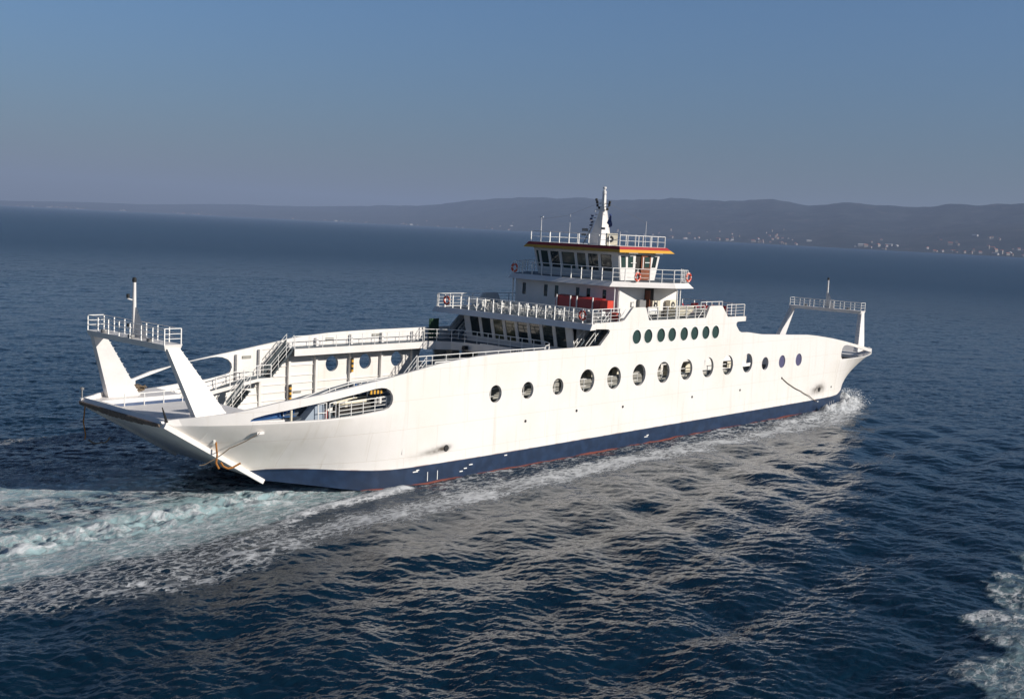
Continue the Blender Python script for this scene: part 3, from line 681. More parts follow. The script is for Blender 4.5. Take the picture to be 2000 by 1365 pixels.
# outside stairs to the sun deck, both sides
for s in (-1, 1):
    b = MB()
    for i in range(11):
        x = 11.2+i*.27; z = 7.6+i*.25; b.box(x, x+.28, *sorted((s*6.6, s*7.6)), z-.05, z)
    for y in (6.55, 7.62):
        b.hexa([(11.0, s*y, 7.5), (14.1, s*y, 10.2), (14.1, s*(y+.04), 10.2), (11.0, s*(y+.04), 7.5)], [(11.0, s*y, 7.75), (14.1, s*y, 10.45), (14.1, s*(y+.04), 10.45), (11.0, s*(y+.04), 7.75)])
    st = b.build('stair', 'deck', lounge)
    b = MB()
    for y in (6.52, 7.68):
        for k in (.5, .95): b.tube((11.0, s*y, 7.6+k), (14.0, s*y, 10.2+k), .03, 5)
        for t in (0, .4, .8): b.tube((11+3*t, s*y, 7.6+2.6*t), (11+3*t, s*y, 8.55+2.6*t), .03, 5)
    b.build('stair_railing', 'rail', st)

sundeck_top = [(10.3, -8.26), (33.6, -8.26), (33.6, 8.26), (10.3, 8.26)]
sundeck_bot = [(10.0, -8.26), (33.6, -8.26), (33.6, 8.26), (10.0, 8.26)]
sd_ = sloped_slab('sun_deck', [(10.3, -8.26), (33.6, -8.26), (33.6, 8.26), (10.3, 8.26)], [(10.0, -8.26), (33.6, -8.26), (33.6, 8.26), (10.0, 8.26)], 10.33, 9.86, 'white', ferry)
b = MB()
for s in (-1, 1):
    b.hexa([(9.95, s*8.27, 9.86), (10.9, s*8.27, 9.86), (10.9, s*8.72, 9.86), (9.95, s*8.9, 9.86)], [(10.25, s*8.27, 10.33), (10.9, s*8.27, 10.33), (10.9, s*8.72, 10.33), (10.25, s*8.85, 10.33)])
pieces(b, 'sun_deck_corner', 'white', ferry)
b = MB(); b.box(10.45, 33.4, -8.15, 8.15, 10.335, 10.345); b.build('deck_coating', 'deck', sd_)
def post_rail(name, pts, parent, h=1.12, bars=4, step=.95, w_=.05, top=.032, tilt=0.0):
    b = MB(); pts = [Vector(p) for p in pts]
    for a, c in zip(pts[:-1], pts[1:]):
        L = (c-a).length; n = max(1, round(L/step)); d = (c-a).normalized(); sd2 = Vector((-d.y, d.x, 0))
        for i in range(n+1):
            p = a.lerp(c, i/n); q = [p+d*u*w_*.5+sd2*v*w_ for u, v in ((-1, -1), (1, -1), (1, 1), (-1, 1))]
            b.hexa([tuple(k) for k in q], [tuple(k+Vector((0, 0, h))+sd2*tilt) for k in q])
        for k in range(bars):
            hh = h*(k+1)/bars; b.tube(a+Vector((0, 0, hh)), c+Vector((0, 0, hh)), top if k == bars-1 else .016, 5)
    return b.build(name, 'rail', parent)
post_rail('stern_railing', [(10.4, 8.7, 10.33), (10.4, -8.7, 10.33)], sd_, step=.97, bars=3)
post_rail('side_railing', [(10.45, -8.62, 10.33), (14.4, -8.3, 10.33)], sd_, step=1.3)
post_rail('side_railing', [(10.45, 8.62, 10.33), (14.4, 8.3, 10.33)], sd_, step=1.3)
post_rail('side_railing', [(18.3, -8.3, 10.33), (26.9, -8.3, 10.33)], sd_, step=1.45)
post_rail('side_railing', [(30.6, -8.3, 10.33), (33.7, -8.3, 10.33), (33.7, 8.3, 10.33)], sd_, step=1.35)
post_rail('side_railing', [(14.4, 8.3, 10.33), (33.7, 8.3, 10.33)], sd_, step=1.6, h=1.1)
rail('inner_railing', [(28.0, -7.2, 10.35), (31.6, -7.2, 10.35)], sd_, h=1.3, bars=2, step=1.8)
b = MB()
b.tube((18.35, -8.2, 11.0), (19.1, -8.2, 10.35), .035, 5); b.tube((14.3, -8.2, 10.35), (15.2, -8.2, 11.1), .035, 5); b.tube((14.6, -8.0, 10.35), (15.6, -8.0, 11.3), .035, 5)
b.tube((26.8, -8.2, 11.0), (26.1, -8.2, 10.35), .035, 5); pieces(b, 'rail_brace', 'rail', sd_)

# deckhouse on the sun deck
dh = bpy.data.objects.new('deckhouse', None); C.objects.link(dh); dh.parent = ferry
X0, X1, YW, Z0, Z1 = 17.45, 26.0, 5.82, 10.35, 13.02
wl = []
for y in (4.78, 2.22, .96, -1.42, -2.61, -4.34):
    u = (YW-y)/(2*YW); wl.append((u-.018, u+.018, .47, .86))
window_wall('deckhouse_front', (X0, YW, Z0), (X0, -YW, Z0), (X0, YW, Z1), (X0, -YW, Z1), wl, dh, ['glass', 'glass', 'greenglass', 'glass', 'glass', 'glass'], frame=False)
b = MB(); b.box(X0+.07, X1, YW-.1, YW, Z0, Z1); b.box(X1-.1, X1, -YW+.1, YW-.1, Z0, Z1); pieces(b, 'deckhouse_wall', 'white', dh)
window_wall('deckhouse_side', (X0+.0, -YW, Z0), (X1, -YW, Z0), (X0, -YW, Z1), (X1, -YW, Z1), [((21.05-X0)/(X1-X0), (22.45-X0)/(X1-X0), .03, .93)], dh, 'dark', frame=False)  # doorway closed by a near-black pane; its unlit inside is painted
b = MB(); b.box(21.12, 21.2, -6.4, -5.9, 10.45, 12.7); b.build('door', 'brown', dh)
b = MB(); b.box(19.1, 19.55, -5.93, -5.89, 11.25, 11.7); b.build('hatch', 'gunmetal', dh)
b = MB(); b.box(19.17, 19.48, -5.96, -5.935, 11.32, 11.63); b.build('hatch_cover', 'white', dh)
for p in ((16.95, -5.75), (22.9, -8.3), (22.45, -8.3), (22.9, 8.3), (16.95, 5.75)):
    b = MB(); b.tube((p[0], p[1], 10.35), (p[0], p[1], 13.0), .06, 8); b.build('deck_post', 'rail', dh)

# bridge deck
top = [(16.66, -5.7), (21.7, -8.45), (23.8, -8.5), (27.0, -5.7), (27.0, 5.7), (23.8, 8.5), (21.7, 8.45), (16.66, 5.7)]
bot = [(16.2, -5.75), (21.55, -8.75), (24.2, -8.8), (27.4, -5.85), (27.4, 5.85), (24.2, 8.8), (21.55, 8.75), (16.2, 5.75)]
bdk = sloped_slab('bridge_deck', top, bot, 13.45, 13.02, 'white', dh)
b = MB(); tt = [(16.85, -5.6), (21.75, -8.28), (23.7, -8.3), (26.8, -5.6), (26.8, 5.6), (23.7, 8.3), (21.75, 8.28), (16.85, 5.6)]
b.hexa([(x, y, 13.455) for x, y in tt], [(x, y, 13.465) for x, y in tt]); b.build('deck_coating', 'deck', bdk)
post_rail('bridge_railing', [(16.75, 5.6, 13.45), (16.75, -5.6, 13.45), (21.75, -8.35, 13.45), (23.75, -8.38, 13.45), (26.9, -5.6, 13.45)], bdk, step=1.15, h=1.1, bars=3, w_=.045)
post_rail('bridge_railing', [(16.75, 5.6, 13.45), (21.75, 8.35, 13.45), (23.75, 8.38, 13.45), (26.9, 5.6, 13.45)], bdk, step=1.15, h=1.1, bars=3, w_=.045)

# wheelhouse
wh = bpy.data.objects.new('wheelhouse', None); C.objects.link(wh); wh.parent = ferry
zb0, zb1 = 13.47, 15.85; yb, yt = 4.62, 4.78; xb0, xb1, xt0, xt1 = 19.1, 24.1, 18.5, 24.55
wn = []
edges = [5.12, 4.44, 3.23, 1.84, -.03, -1.36, -2.84, -4.42]
uu = [(4.78-e*0.945)/(9.56) for e in edges]
for a, c in zip(uu[:-1], uu[1:]): wn.append((a+.016, c-.016, .30, .90))
wn[0] = (0.02, uu[1]-.012, .30, .90)
window_wall('wheelhouse_front', (xb0, yb, zb0), (xb0, -yb, zb0), (xt0, yt, zb1), (xt0, -yt, zb1), wn, wh, ['greenglass', 'greenglass', 'glass', 'greenglass', 'greenglass', 'glass', 'glass'], frame=False)
window_wall('wheelhouse_back', (xb1, yb, zb0), (xb1, -yb, zb0), (xt1, yt, zb1), (xt1, -yt, zb1), [(.08+i*.22, .26+i*.22, .42, .9) for i in range(4)], wh, 'greenglass', frame=False)
for s in (-1, 1):
    sx = lambda x, v: ((x-(xb0+(xt0-xb0)*v))/((xb1+(xt1-xb1)*v)-(xb0+(xt0-xb0)*v)))
    W = [(.035, .155, .46, .87), (.205, .34, .46, .87), (.40, .56, .02, .93), (.84, .95, .46, .87)]
    window_wall('wheelhouse_side', (xb0, s*yb, zb0), (xb1, s*yb, zb0), (xt0, s*yt, zb1), (xt1, s*yt, zb1), W, wh, ['greenglass', 'greenglass', 'dark', 'glass'], frame=False)  # third opening is a doorway, its unlit inside painted as a dark pane
    b = MB(); x0, x1 = 21.75, 23.15
    y = s*4.80
    b.box(x0, x1, *sorted((y, y+s*.06)), 13.5, 14.55); b.box(x0, x0+.42, *sorted((y, y+s*.06)), 14.55, 15.65); b.box(x1-.16, x1, *sorted((y, y+s*.06)), 14.55, 15.65)
    b.box(x0+.42, x1-.16, *sorted((y, y+s*.06)), 15.5, 15.65)
    d = b.build('door', 'brown', wh)
    b = MB(); b.box(x0+.42, x1-.16, *sorted((y+s*.01, y+s*.04)), 14.55, 15.5); b.build('door_window', 'greenglass', d)
    b = MB(); b.box(x0+.18, x0+.27, *sorted((y+s*.06, y+s*.1)), 14.5, 15.5); b.box(x0+.5, x1-.2, *sorted((y+s*.05, y+s*.09)), 14.98, 15.04); b.build('door_trim', 'rail', d)
    b = MB(); b.box(20.22, 21.0, *sorted((s*4.86, s*4.83)), 14.95, 15.0); b.build('window_bar', 'rail', wh)
rt_ = [(18.1, -5.15), (25.05, -5.15), (25.05, 5.15), (18.1, 5.15)]; rb_ = [(17.75, -5.45), (25.9, -5.45), (25.9, 5.45), (17.75, 5.45)]
roof = sloped_slab('roof', rt_, rb_, 16.35, 15.86, ['red', 'yellow'], wh, split=.5)
b = MB(); b.box(18.2, 24.95, -5.05, 5.05, 16.355, 16.37); b.build('roof_coating', 'white', roof)
b = MB()
for x0, x1, in ((19.0, 20.3), (22.9, 24.0)): b.box(x0, x1, -5.5, -5.2, 15.78, 15.86)
pieces(b, 'roof_light', 'gunmetal', roof)
post_rail('roof_railing', [(18.25, 5.0, 16.36), (18.25, -5.0, 16.36), (24.9, -5.0, 16.36)], wh, step=1.12, h=.95, bars=2, w_=.045)
post_rail('roof_railing', [(18.25, 5.0, 16.36), (24.9, 5.0, 16.36), (24.9, -5.0, 16.36)], wh, step=1.4, h=.95, bars=2, w_=.03, top=.025)
# main mast: tapered box with pole face
mm = bpy.data.objects.new('main_mast', None); C.objects.link(mm); mm.parent = ferry
b = MB(); b.hexa([(20.0, -.15, 16.37), (21.9, -.55, 16.37), (21.9, -1.35, 16.37), (20.0, -1.6, 16.37)], [(20.1, -1.3, 19.6), (20.6, -1.3, 19.6), (20.6, -1.62, 19.6), (20.1, -1.62, 19.6)])
b.hexa([(20.15, -1.32, 19.0), (20.5, -1.32, 19.0), (20.5, -1.64, 19.0), (20.15, -1.64, 19.0)], [(20.2, -1.36, 20.75), (20.45, -1.36, 20.75), (20.45, -1.6, 20.75), (20.2, -1.6, 20.75)])
b.build('mast_trunk', 'white', mm)
b = MB(); b.lathe([(.1, 0), (.18, .06), (.17, .3), (.1, .38), (.07, .42), (.07, .5), (.16, .52), (.16, .66), (.05, .7)], (20.32, -1.48, 20.75)); b.build('radome', 'white', mm)
b = MB()
for y, z in ((-2.15, 20.0), (-2.1, 19.75), (-.75, 20.0), (-.8, 19.7), (-.65, 20.2), (-1.0, 19.45), (-1.9, 19.4)):
    b.lathe([(.09, 0), (.11, .05), (.11, .18), (.05, .22)], (20.3, y, z), n=8)
b.tube((20.3, -2.2, 19.98), (20.3, -.6, 19.98), .025, 5); b.tube((20.3, -2.1, 19.7), (20.3, -.7, 19.7), .025, 5); b.tube((20.3, -.8, 19.4), (20.3, -1.9, 19.4), .025, 5)
pieces(b, 'signal_light', 'black', mm)
b = MB(); b.box(20.1, 20.2, -1.2, -.8, 19.35, 19.5); b.box(19.7, 20.0, -1.05, -.95, 19.25, 19.3); pieces(b, 'radar_bracket', 'white', mm)
b = MB()
for k in range(9): z = 16.6+k*.3; y = -.05-.13*k; b.path([(20.0, y+.02, z), (20.0, y+.30, z)], .03, 4)
b.tube((20.0, .35, 16.4), (20.0, -.6, 18.0), .04, 5); b.box(19.85, 20.1, -.05, .45, 17.5, 17.75); b.box(19.85, 20.1, .15, .5, 17.1, 17.3); b.box(19.95, 20.05, -2.0, -1.6, 17.7, 17.9)
pieces(b, 'mast_fitting', 'gunmetal', mm)
def aerial(x, y, z0, z1, r=.03, head=False):
    b = MB(); b.tube((x, y, z0), (x, y, z1), r, 5, r1=r*.5)
    if head: b.tube((x, y-.18, z1), (x, y+.18, z1), .05, 6)
    return b.build('aerial', 'rail', wh)
aerial(19, 4.5, 16.37, 18.6, .045, True); aerial(19, 1.15, 16.37, 18.9); aerial(22.5, -4.6, 16.37, 18.6); aerial(19.2, -4.3, 16.37, 17.6, .035)
b = MB(); b.path([(20.3, -1.3, 20.1), (19.6, 2, 18.8), (19.0, 4.5, 18.4)], .008, 4); b.path([(20.3, -1.7, 20.1), (22, -3.6, 19.0), (22.5, -4.6, 18.4)], .008, 4); pieces(b, 'halyard', 'gunmetal', mm)

# ------------------------------------------------------------------ things on board
def lifebuoy(name, loc, axis, label):
    b = MB(); b.torus((0, 0, 0), .33, .09, axis, 24, 8, bands=lambda i: 1 if i % 6 == 0 else 0)
    rr = .43
    o = empty(name, label, 'lifebuoy', loc, 'orange lifebuoys hung on the railings')
    b.build('ring', ['buoy', 'plastic'], o)
    b = MB()
    pts = [((0, math.cos(a)*rr, math.sin(a)*rr) if axis == 'X' else (math.cos(a)*rr, 0, math.sin(a)*rr)) for a in [i*math.pi/8 for i in range(17)]]
    b.path(pts, .018, 4); b.build('grab_line', 'plastic', o)
    return o
lifebuoy('lifebuoy', (10.22, 7.35, 10.95), 'X', 'orange lifebuoy at the far corner of the open deck railing above the lounge windows')
lifebuoy('lifebuoy', (10.22, -7.85, 10.95), 'X', 'orange lifebuoy at the near corner of the open deck railing above the lounge windows')
lifebuoy('lifebuoy', (18.55, -6.85, 13.9), 'Y', 'orange lifebuoy hung on the bridge railing in front of the brown wheelhouse door')
lifebuoy('lifebuoy', (23.75, -8.48, 13.95), 'Y', 'orange lifebuoy at the far right corner of the bridge wing railing')
lifebuoy('lifebuoy', (16.66, 5.4, 13.95), 'X', 'orange lifebuoy at the far left corner of the bridge deck railing')

def ac_unit(loc, label, wd=1.15, hh=.85, axis='Y'):
    o = empty('air_conditioner', label, 'air conditioner', loc, 'air conditioning units on the ferry decks')
    b = MB(); b.box(-wd/2, wd/2, -.22, .22, .06, hh); b.box(-wd/2+.05, -wd/2+.15, -.2, .2, 0, .06); b.box(wd/2-.15, wd/2-.05, -.2, .2, 0, .06)
    b.build('cabinet', 'cream', o)
    b = MB(); b.torus((-.16, -.225, hh/2+.03), .27, .035, 'Y', 18, 6); 
    b.build('fan_ring', 'gunmetal', o)
    b = MB(); b.lathe([(.25, 0), (.25, .01)], (-.16, -.235, hh/2+.03), 'Y', 16, 0); b.lathe([(.08, 0), (.08, .02)], (-.16, -.26, hh/2+.03), 'Y', 12, 1); b.build('fan', ['dark', 'plastic'], o)
    return o
ac_unit((22.1, -6.25, 10.95), 'cream air conditioner beside the dark doorway under the bridge wing, left of the pair')
ac_unit((24.75, -6.25, 10.95), 'cream air conditioner under the bridge wing nearer the white post, right of the pair')
o = ac_unit((18.75, -3.75, 16.37), 'cream air conditioner on the wheelhouse roof beside the mast', .95, 1.05); o.rotation_euler.z = R(-38)
for x in (22.1, 24.75):
    b = MB(); b.box(x-.7, x+.7, -6.5, -5.95, 10.35, 10.95); tag(b.build('equipment_locker', 'casing'), 'dark grey locker under the %s air conditioner below the bridge wing' % ('left' if x < 24 else 'right'), 'locker', 'lockers under the air conditioners')
b = MB(); b.box(19.9, 21.0, -5.75, -5.2, 10.35, 11.75) if False else b.box(20.0, 20.9, -6.2, -5.95, 10.35, 11.9); tag(b.build('switch_cabinet', 'gunmetal'), 'tall dark grey cabinet against the deckhouse left of the air conditioners', 'cabinet')

# red lockers in front of the deckhouse
b = MB(); b.hexa([(15.2, -.8, 11.1), (15.2, -5.6, 11.1), (16.1, -5.6, 11.1), (16.1, -.8, 11.1)], [(15.25, -.8, 11.95), (15.25, -5.6, 11.85), (16.0, -5.6, 12.0), (16.0, -.8, 12.05)]); 
o = empty('long_locker', 'long dark red equipment locker raised in front of the grey deckhouse wall', 'locker', (0, 0, 0)); b.build('chest', 'red', o)
b = MB()
for y in (-1.0, -2.5, -3.2, -4.9): b.box(15.1, 15.2, y-.04, y+.04, 10.35, 12.05)
b.box(15.3, 15.5, -5.4, -1.0, 10.35, 11.1); b.build('frame', 'rail', o)
b = MB(); b.box(15.1, 15.9, -6.5, -5.75, 11.2, 11.9); tag(b.build('red_box', 'orange'), 'bright red box at the near end of the long locker', 'box')
b = MB(); b.box(15.2, 15.8, -7.4, -6.6, 10.35, 10.95); tag(b.build('red_box', 'orange'), 'bright red box standing on the deck behind the near railing', 'box')
b = MB(); b.box(11.2, 11.8, -8.1, -7.5, 10.35, 11.05); tag(b.build('deck_bin', 'gunmetal'), 'dark bin on the deck behind the near corner railing', 'bin')
o = empty('deck_table', 'white slatted table with crossed legs at the far end of the open deck', 'table', (11.9, 5.1, 10.345))
b = MB(); b.box(-.45, .45, -.95, .95, .78, .84); b.box(-.5, -.44, -.95, .95, .5, .78); b.build('top', 'plastic', o)
b = MB()
for y in (-.7, .7): b.tube((-.4, y, 0), (.35, y, .8), .035, 5); b.tube((.4, y, 0), (-.35, y, .8), .035, 5)
b.build('frame', 'plastic', o)

# plastic chairs
def chair(matname):
    b = MB()
    b.box(-.22, .22, -.22, .22, .40, .44)
    b.hexa([(.20, -.22, .42), (.24, -.22, .42), (.24, .22, .42), (.20, .22, .42)], [(.30, -.20, .86), (.34, -.20, .86), (.34, .20, .86), (.30, .20, .86)])
    for y in (-.24, .21): b.box(-.2, .26, y, y+.03, .62, .66); b.box(-.2, -.16, y, y+.03, .44, .62)
    for x, y in ((-.2, -.2), (-.2, .2), (.2, -.2), (.2, .2)): b.tube((x*.95, y*.95, .4), (x*1.15, y*1.15, 0), .022, 4)
    return b
cb = chair('plastic')
proto = cb.build('plastic_chair', 'chair'); proto.scale = (.88, .88, .85); tag(proto, 'white plastic armchair in the rows behind the open deck railing', 'chair', 'white plastic chairs on the open deck')
protor = chair('r').build('plastic_chair', 'redplastic'); tag(protor, 'dark red plastic chair at the right hand end of the open deck', 'chair', 'red plastic chairs on the open deck')
rnd = random.Random(5); first = True
for r_ in range(4):
    for k in range(17):
        x = 11.1+r_*1.05+rnd.uniform(-.12, .12); y = 4.2-k*.70+rnd.uniform(-.1, .1)
        if (k*7+r_*5) % 4 == 0: continue
        if first: o = proto; first = False
        else: o = proto.copy(); C.objects.link(o)
        o.location = (x, y, 10.346); o.rotation_euler.z = rnd.choice([0, math.pi, rnd.uniform(-.5, .5), 1.57+rnd.uniform(-.3, .3), math.pi+rnd.uniform(-.4, .4)])
first = True
for r_ in range(3):
    for k in range(4):
        x = 31.0+r_*.8; y = -6.9+k*1.1
        if first: o = protor; first = False
        else: o = protor.copy(); C.objects.link(o)
        o.location = (x, y, 10.346); o.rotation_euler.z = rnd.uniform(0, 6.28)
for k in range(6):
    o = proto.copy(); C.objects.link(o); o.location = (27.6+k*.5, -6.4+rnd.uniform(-.5, .5), 10.346); o.rotation_euler.z = rnd.uniform(0, 6.28)
    o['label'] = 'white plastic armchair on the deck between the white boat and the red chairs'; o['group'] = 'white plastic chairs beside the boat'

# rescue boat and raft canister, white chest
o = empty('rescue_boat', 'small cream rescue boat with pointed bow stowed behind the side railing', 'boat', (0, 0, 0))
b = MB(); N = 12; rows = []
for i in range(N+1):
    t = i/N; x = 23.6+t*3.4; wd = .62*(1-max(0, (t-.55)/.45)**2*.98); zt = 11.12+.12*t*t; zb_ = 10.48+.45*max(0, (t-.6)/.4)**1.5
    rows.append([(x, -7.1-wd, zt), (x, -7.1-wd*.8, (zt+zb_)/2), (x-.1*t, -7.1-wd*.3, zb_), (x-.1*t, -7.1+wd*.3, zb_), (x, -7.1+wd*.8, (zt+zb_)/2), (x, -7.1+wd, zt), (x, -7.1, zt+.13)])
vs = [p for r_ in rows for p in r_]; k = 7
b.add(vs, [(i*k+j, i*k+(j+1) % k, (i+1)*k+(j+1) % k, (i+1)*k+j) for i in range(N) for j in range(k)]+[tuple(range(k)), tuple(N*k+j for j in range(k))])
b.build('boat_hull', 'cream', o, smooth=40)
b = MB(); b.tube((23.6, -7.73, 11.14), (26.0, -7.73, 11.18), .05, 6); b.build('gunwale', 'casing', o)
b = MB(); b.box(24.0, 24.2, -7.5, -6.7, 10.345, 10.5); b.box(25.4, 25.6, -7.5, -6.7, 10.345, 10.5); pieces(b, 'cradle', 'gunmetal', o)
o = empty('raft_canister', 'white cylindrical life raft canister lying behind the solid bulwark panel', 'life raft', (20.6, -7.0, 10.95))
b = MB(); b.lathe([(.05, -.75), (.25, -.72), (.34, -.6), (.34, .6), (.25, .72), (.05, .75)], (0, 0, 0), 'X', 16); b.build('canister', 'plastic', o, smooth=40)
b = MB(); b.box(-.5, -.4, -.35, .35, -.6, -.25); b.box(.4, .5, -.35, .35, -.6, -.25); pieces(b, 'cradle', 'gunmetal', o)

# flags
def flag(name, pts, cols, label):
    b = MB()
    n = len(pts)
    for i in range(n-1):
        (ya, yb2, za), (yc, yd, zc) = pts[i], pts[i+1]
        b.add([(20+.12*math.sin(i*1.7), ya, za), (20.15+.1*math.cos(i*1.3), yb2, za), (20.15+.1*math.cos(i*1.3+1.3), yd, zc), (20+.12*math.sin(i*1.7+1.7), yc, zc)], [(0, 1, 2, 3)], cols[i])
    o = b.build(name, ['flagblue', 'flagwhite'])
    md = o.modifiers.new('thickness', 'SOLIDIFY'); md.thickness = .02
    return tag(o, label, 'flag')
flag('flag', [(-2.38, -2.42, 19.1), (-2.34, -2.5, 18.85), (-2.28, -2.6, 18.5), (-2.25, -2.7, 18.3), (-2.35, -2.62, 18.1), (-2.3, -2.42, 17.95)], [0]*5, 'dark blue flag hanging limp on the right side of the mast')
flag('flag', [(-.32, -.5, 18.95-.14*i) for i in range(8)], [0, 1, 0, 1, 0, 1, 0], 'small blue and white striped flag hanging on the left side of the mast')

# winch, extinguisher, ropes, sign, gate
o = empty('mooring_winch', 'blue mooring winch seen through the long opening in the near side of the hull', 'winch', (0, 0, 0))
b = MB(); b.box(-19.2, -17.2, -6.6, -6.2, 5.28, 5.56); b.lathe([(.26, 0), (.26, .12), (.13, .14), (.13, .6), (.26, .62), (.26, .74)], (-17.0, -6.5, 5.62), 'X', 14); b.box(-18.6, -17.8, -6.7, -6.2, 5.56, 5.7); b.box(-19.7, -17.2, -5.75, -5.6, 5.31, 5.62); b.build('drum', 'bluemetal', o)
b = MB(); b.box(-19.75, -16.3, -6.95, -5.7, 5.284, 5.31); b.build('bedplate', 'bluemetal', o)
o = empty('fire_extinguisher', 'red fire extinguisher standing by the white gate in the hull opening', 'fire extinguisher', (-14.5, -7.6, 5.06))
b = MB(); b.lathe([(.09, 0), (.11, .04), (.11, .5), (.05, .6), (.03, .66)], (0, 0, 0), n=12); b.build('cylinder', 'red', o)
b = MB(); b.box(-.06, .06, -.02, .02, .66, .72); b.build('valve', 'black', o)
b = MB(); b.hexa([(-16.3, -7.75, 4.98), (-9.9, -8.2, 4.98), (-9.9, -6.9, 4.98), (-16.3, -6.9, 4.98)], [(-16.3, -7.75, 5.06), (-9.9, -8.2, 5.06), (-9.9, -6.9, 5.06), (-16.3, -6.9, 5.06)]); b.build('side_ledge', 'deck', ferry)
b = MB(); b.hexa([(-16.2, -7.6, 5.07), (-14.6, -7.6, 5.07), (-14.6, -6.9, 5.07), (-16.2, -6.9, 5.07)], [(-15.2, -7.55, 6.0), (-14.65, -7.55, 6.1), (-14.65, -6.95, 6.1), (-15.2, -6.95, 6.0)]); b.build('sloping_casing', mat('grey_paint', (.25, .30, .36), .5), ferry)
b = MB(); b.box(-13.4, -9.9, -7.0, -6.85, 5.06, 6.25); b.build('slot_shade_sheet', 'dark', ferry)  # added near-black sheet, painted shade for the vehicle deck behind the slot
sp_ = [(-19.6, 5.32, 5.66), (-18.8, 5.32, 5.82), (-17.0, 5.0, 6.15), (-15.2, 5.0, 6.45), (-13.45, 5.0, 6.62)]
b = MB()
for (xa, z0, z1), (xc, z2, z3) in zip(sp_[:-1], sp_[1:]): b.hexa([(xa, -6.34, z0), (xc, -6.34, z2), (xc, -6.40, z2), (xa, -6.40, z0)], [(xa, -6.34, z1), (xc, -6.34, z3), (xc, -6.40, z3), (xa, -6.40, z1)])
b.build('slot_shade_sheet', 'bluegrey', ferry)  # added blue-grey sheet that keeps the slot dark where lit walls would show
b = MB(); b.box(-13.6, -10.9, -7.2, -7.05, 5.75, 6.15); b.box(-12.7, -12.5, -7.23, -7.05, 5.6, 6.0); pieces(b, 'inner_pipe', 'cream', ferry)
for x0, x1 in ((-15.3, -14.65), (-14.4, -13.9)):
    b = MB(); b.path([(x0, -7.85, 5.06), (x0, -7.8, 6.05), (x1, -7.8, 6.12), (x1, -7.8, 5.06)], .035, 5); b.tube((x0, -7.8, 5.5), (x1, -7.8, 5.5), .03, 5); b.build('gate', 'rail', ferry)
rail('opening_railing', [(-13.8, -8.0, 5.06), (-9.9, -8.0, 5.15)], ferry, h=1.0, bars=4, step=1.05, pr=.03)
b = MB(); b.tube((-17.05, -7.45, 5.06), (-17.05, -7.45, 6.1), .08, 6); b.build('opening_post', 'cream', ferry)
# bollards on the near gangway
for i in range(4):
    b = MB(); x = -11.6+i*.36; b.lathe([(.09, 0), (.09, .85), (.12, .87), (.12, .95)], (x, -6.85, 6.0), n=10)
    tag(b.build('bollard', 'plastic' if i % 2 else 'bluemetal'), ['blue first', 'white second', 'blue third', 'white last'][i]+' in the row of small bollards on the near gangway, counted from the left', 'bollard', 'bollards on the near gangway')

def rope(pts, r, m, label, name='mooring_rope', sag=0, lumps=False):
    P = []
    for a, c in zip(pts[:-1], pts[1:]):
        a, c = Vector(a), Vector(c); k = 10
        for i in range(k): t = i/k; P.append(a.lerp(c, t)-Vector((0, 0, sag*4*t*(1-t))))
    P.append(Vector(pts[-1])); b = MB(); b.path(P, r, 6)
    return tag(b.build(name, m), label, 'rope')
rope([(-19.2, -7.3, 4.6), (-20.8, -6.6, 3.75), (-22.0, -6.3, 3.0), (-22.5, -6.1, 2.85)], .03, 'rope', 'thin rope slanting down from the hull side to the raised ramp', sag=.06)
b = MB(); b.box(-19.35, -18.85, -7.28, -7.12, 4.5, 4.66)
b.build('mooring_eye', 'white', ferry)
P = [(-21.1, -5.45, 3.95), (-21.1, -5.6, 3.4), (-21.2, -5.55, 3.0), (-21.3, -5.5, 2.62), (-21.45, -5.5, 2.5), (-21.6, -5.6, 2.45)]
rope([(-21.0, -5.45, 3.98), (-21.0, -5.62, 3.2), (-21.05, -5.6, 2.7), (-20.85, -5.6, 2.35)], .06, 'orope', 'frayed orange rope end hanging below the near ramp girder')
rope([(-20.7, -5.55, 2.7), (-20.55, -5.6, 2.45), (-20.3, -5.7, 2.3), (-20.0, -5.8, 2.35), (-19.6, -6.0, 2.6)], .06, 'orope', 'curved orange rope end hanging beside the near ramp girder')
b = MB(); b.torus((-21.15, -5.25, 4.05), .26, .08, 'X', 14, 6); tag(b.build('rope_coil', 'plastic'), 'white rope lashing looped round the near ramp girder', 'rope')
rope([(-24.3, 4.2, 5.0), (-24.4, 4.2, 4.0), (-24.3, 4.1, 3.2), (-24.35, 4.1, 2.9)], .04, 'orope', 'thick brown rope end hanging below the far corner of the stern ramp')
rope([(-24.0, 1.6, 3.4), (-23.9, 2.8, 2.9), (-24.2, 3.9, 2.9)], .05, 'rust', 'short dark line strung under the far corner of the stern ramp', sag=.15)
rope([(68.6, -3.5, 4.9), (68.7, -3.5, 3.9), (68.6, -3.6, 3.3)], .09, 'orope', 'brown rope end hanging under the tip of the bow')
rope([(41.42, -8.55, 4.02), (43.3, -8.58, 3.15), (45.4, -8.58, 2.45), (47.3, -8.58, 1.8), (49.1, -8.55, 1.05)], .035, 'rope', 'long dark rope hanging down the hull side near the bow', sag=.05)
# coil of brown rope on the far platform
b = MB(); rr = random.Random(9)
for i in range(16):
    cx, cy = -20.2+rr.uniform(-.9, .9), 6.0+rr.uniform(-.3, .3); q = []
    for k in range(9): a = k*math.pi/4; q.append((cx+.42*math.cos(a)*rr.uniform(.7, 1.2), cy+.25*math.sin(a), 5.33+i*.028+rr.uniform(0, .12)))
    b.path(q, .055, 5)
tag(b.build('rope_coil', 'rope'), 'heap of brown mooring rope on the far side end platform', 'rope')
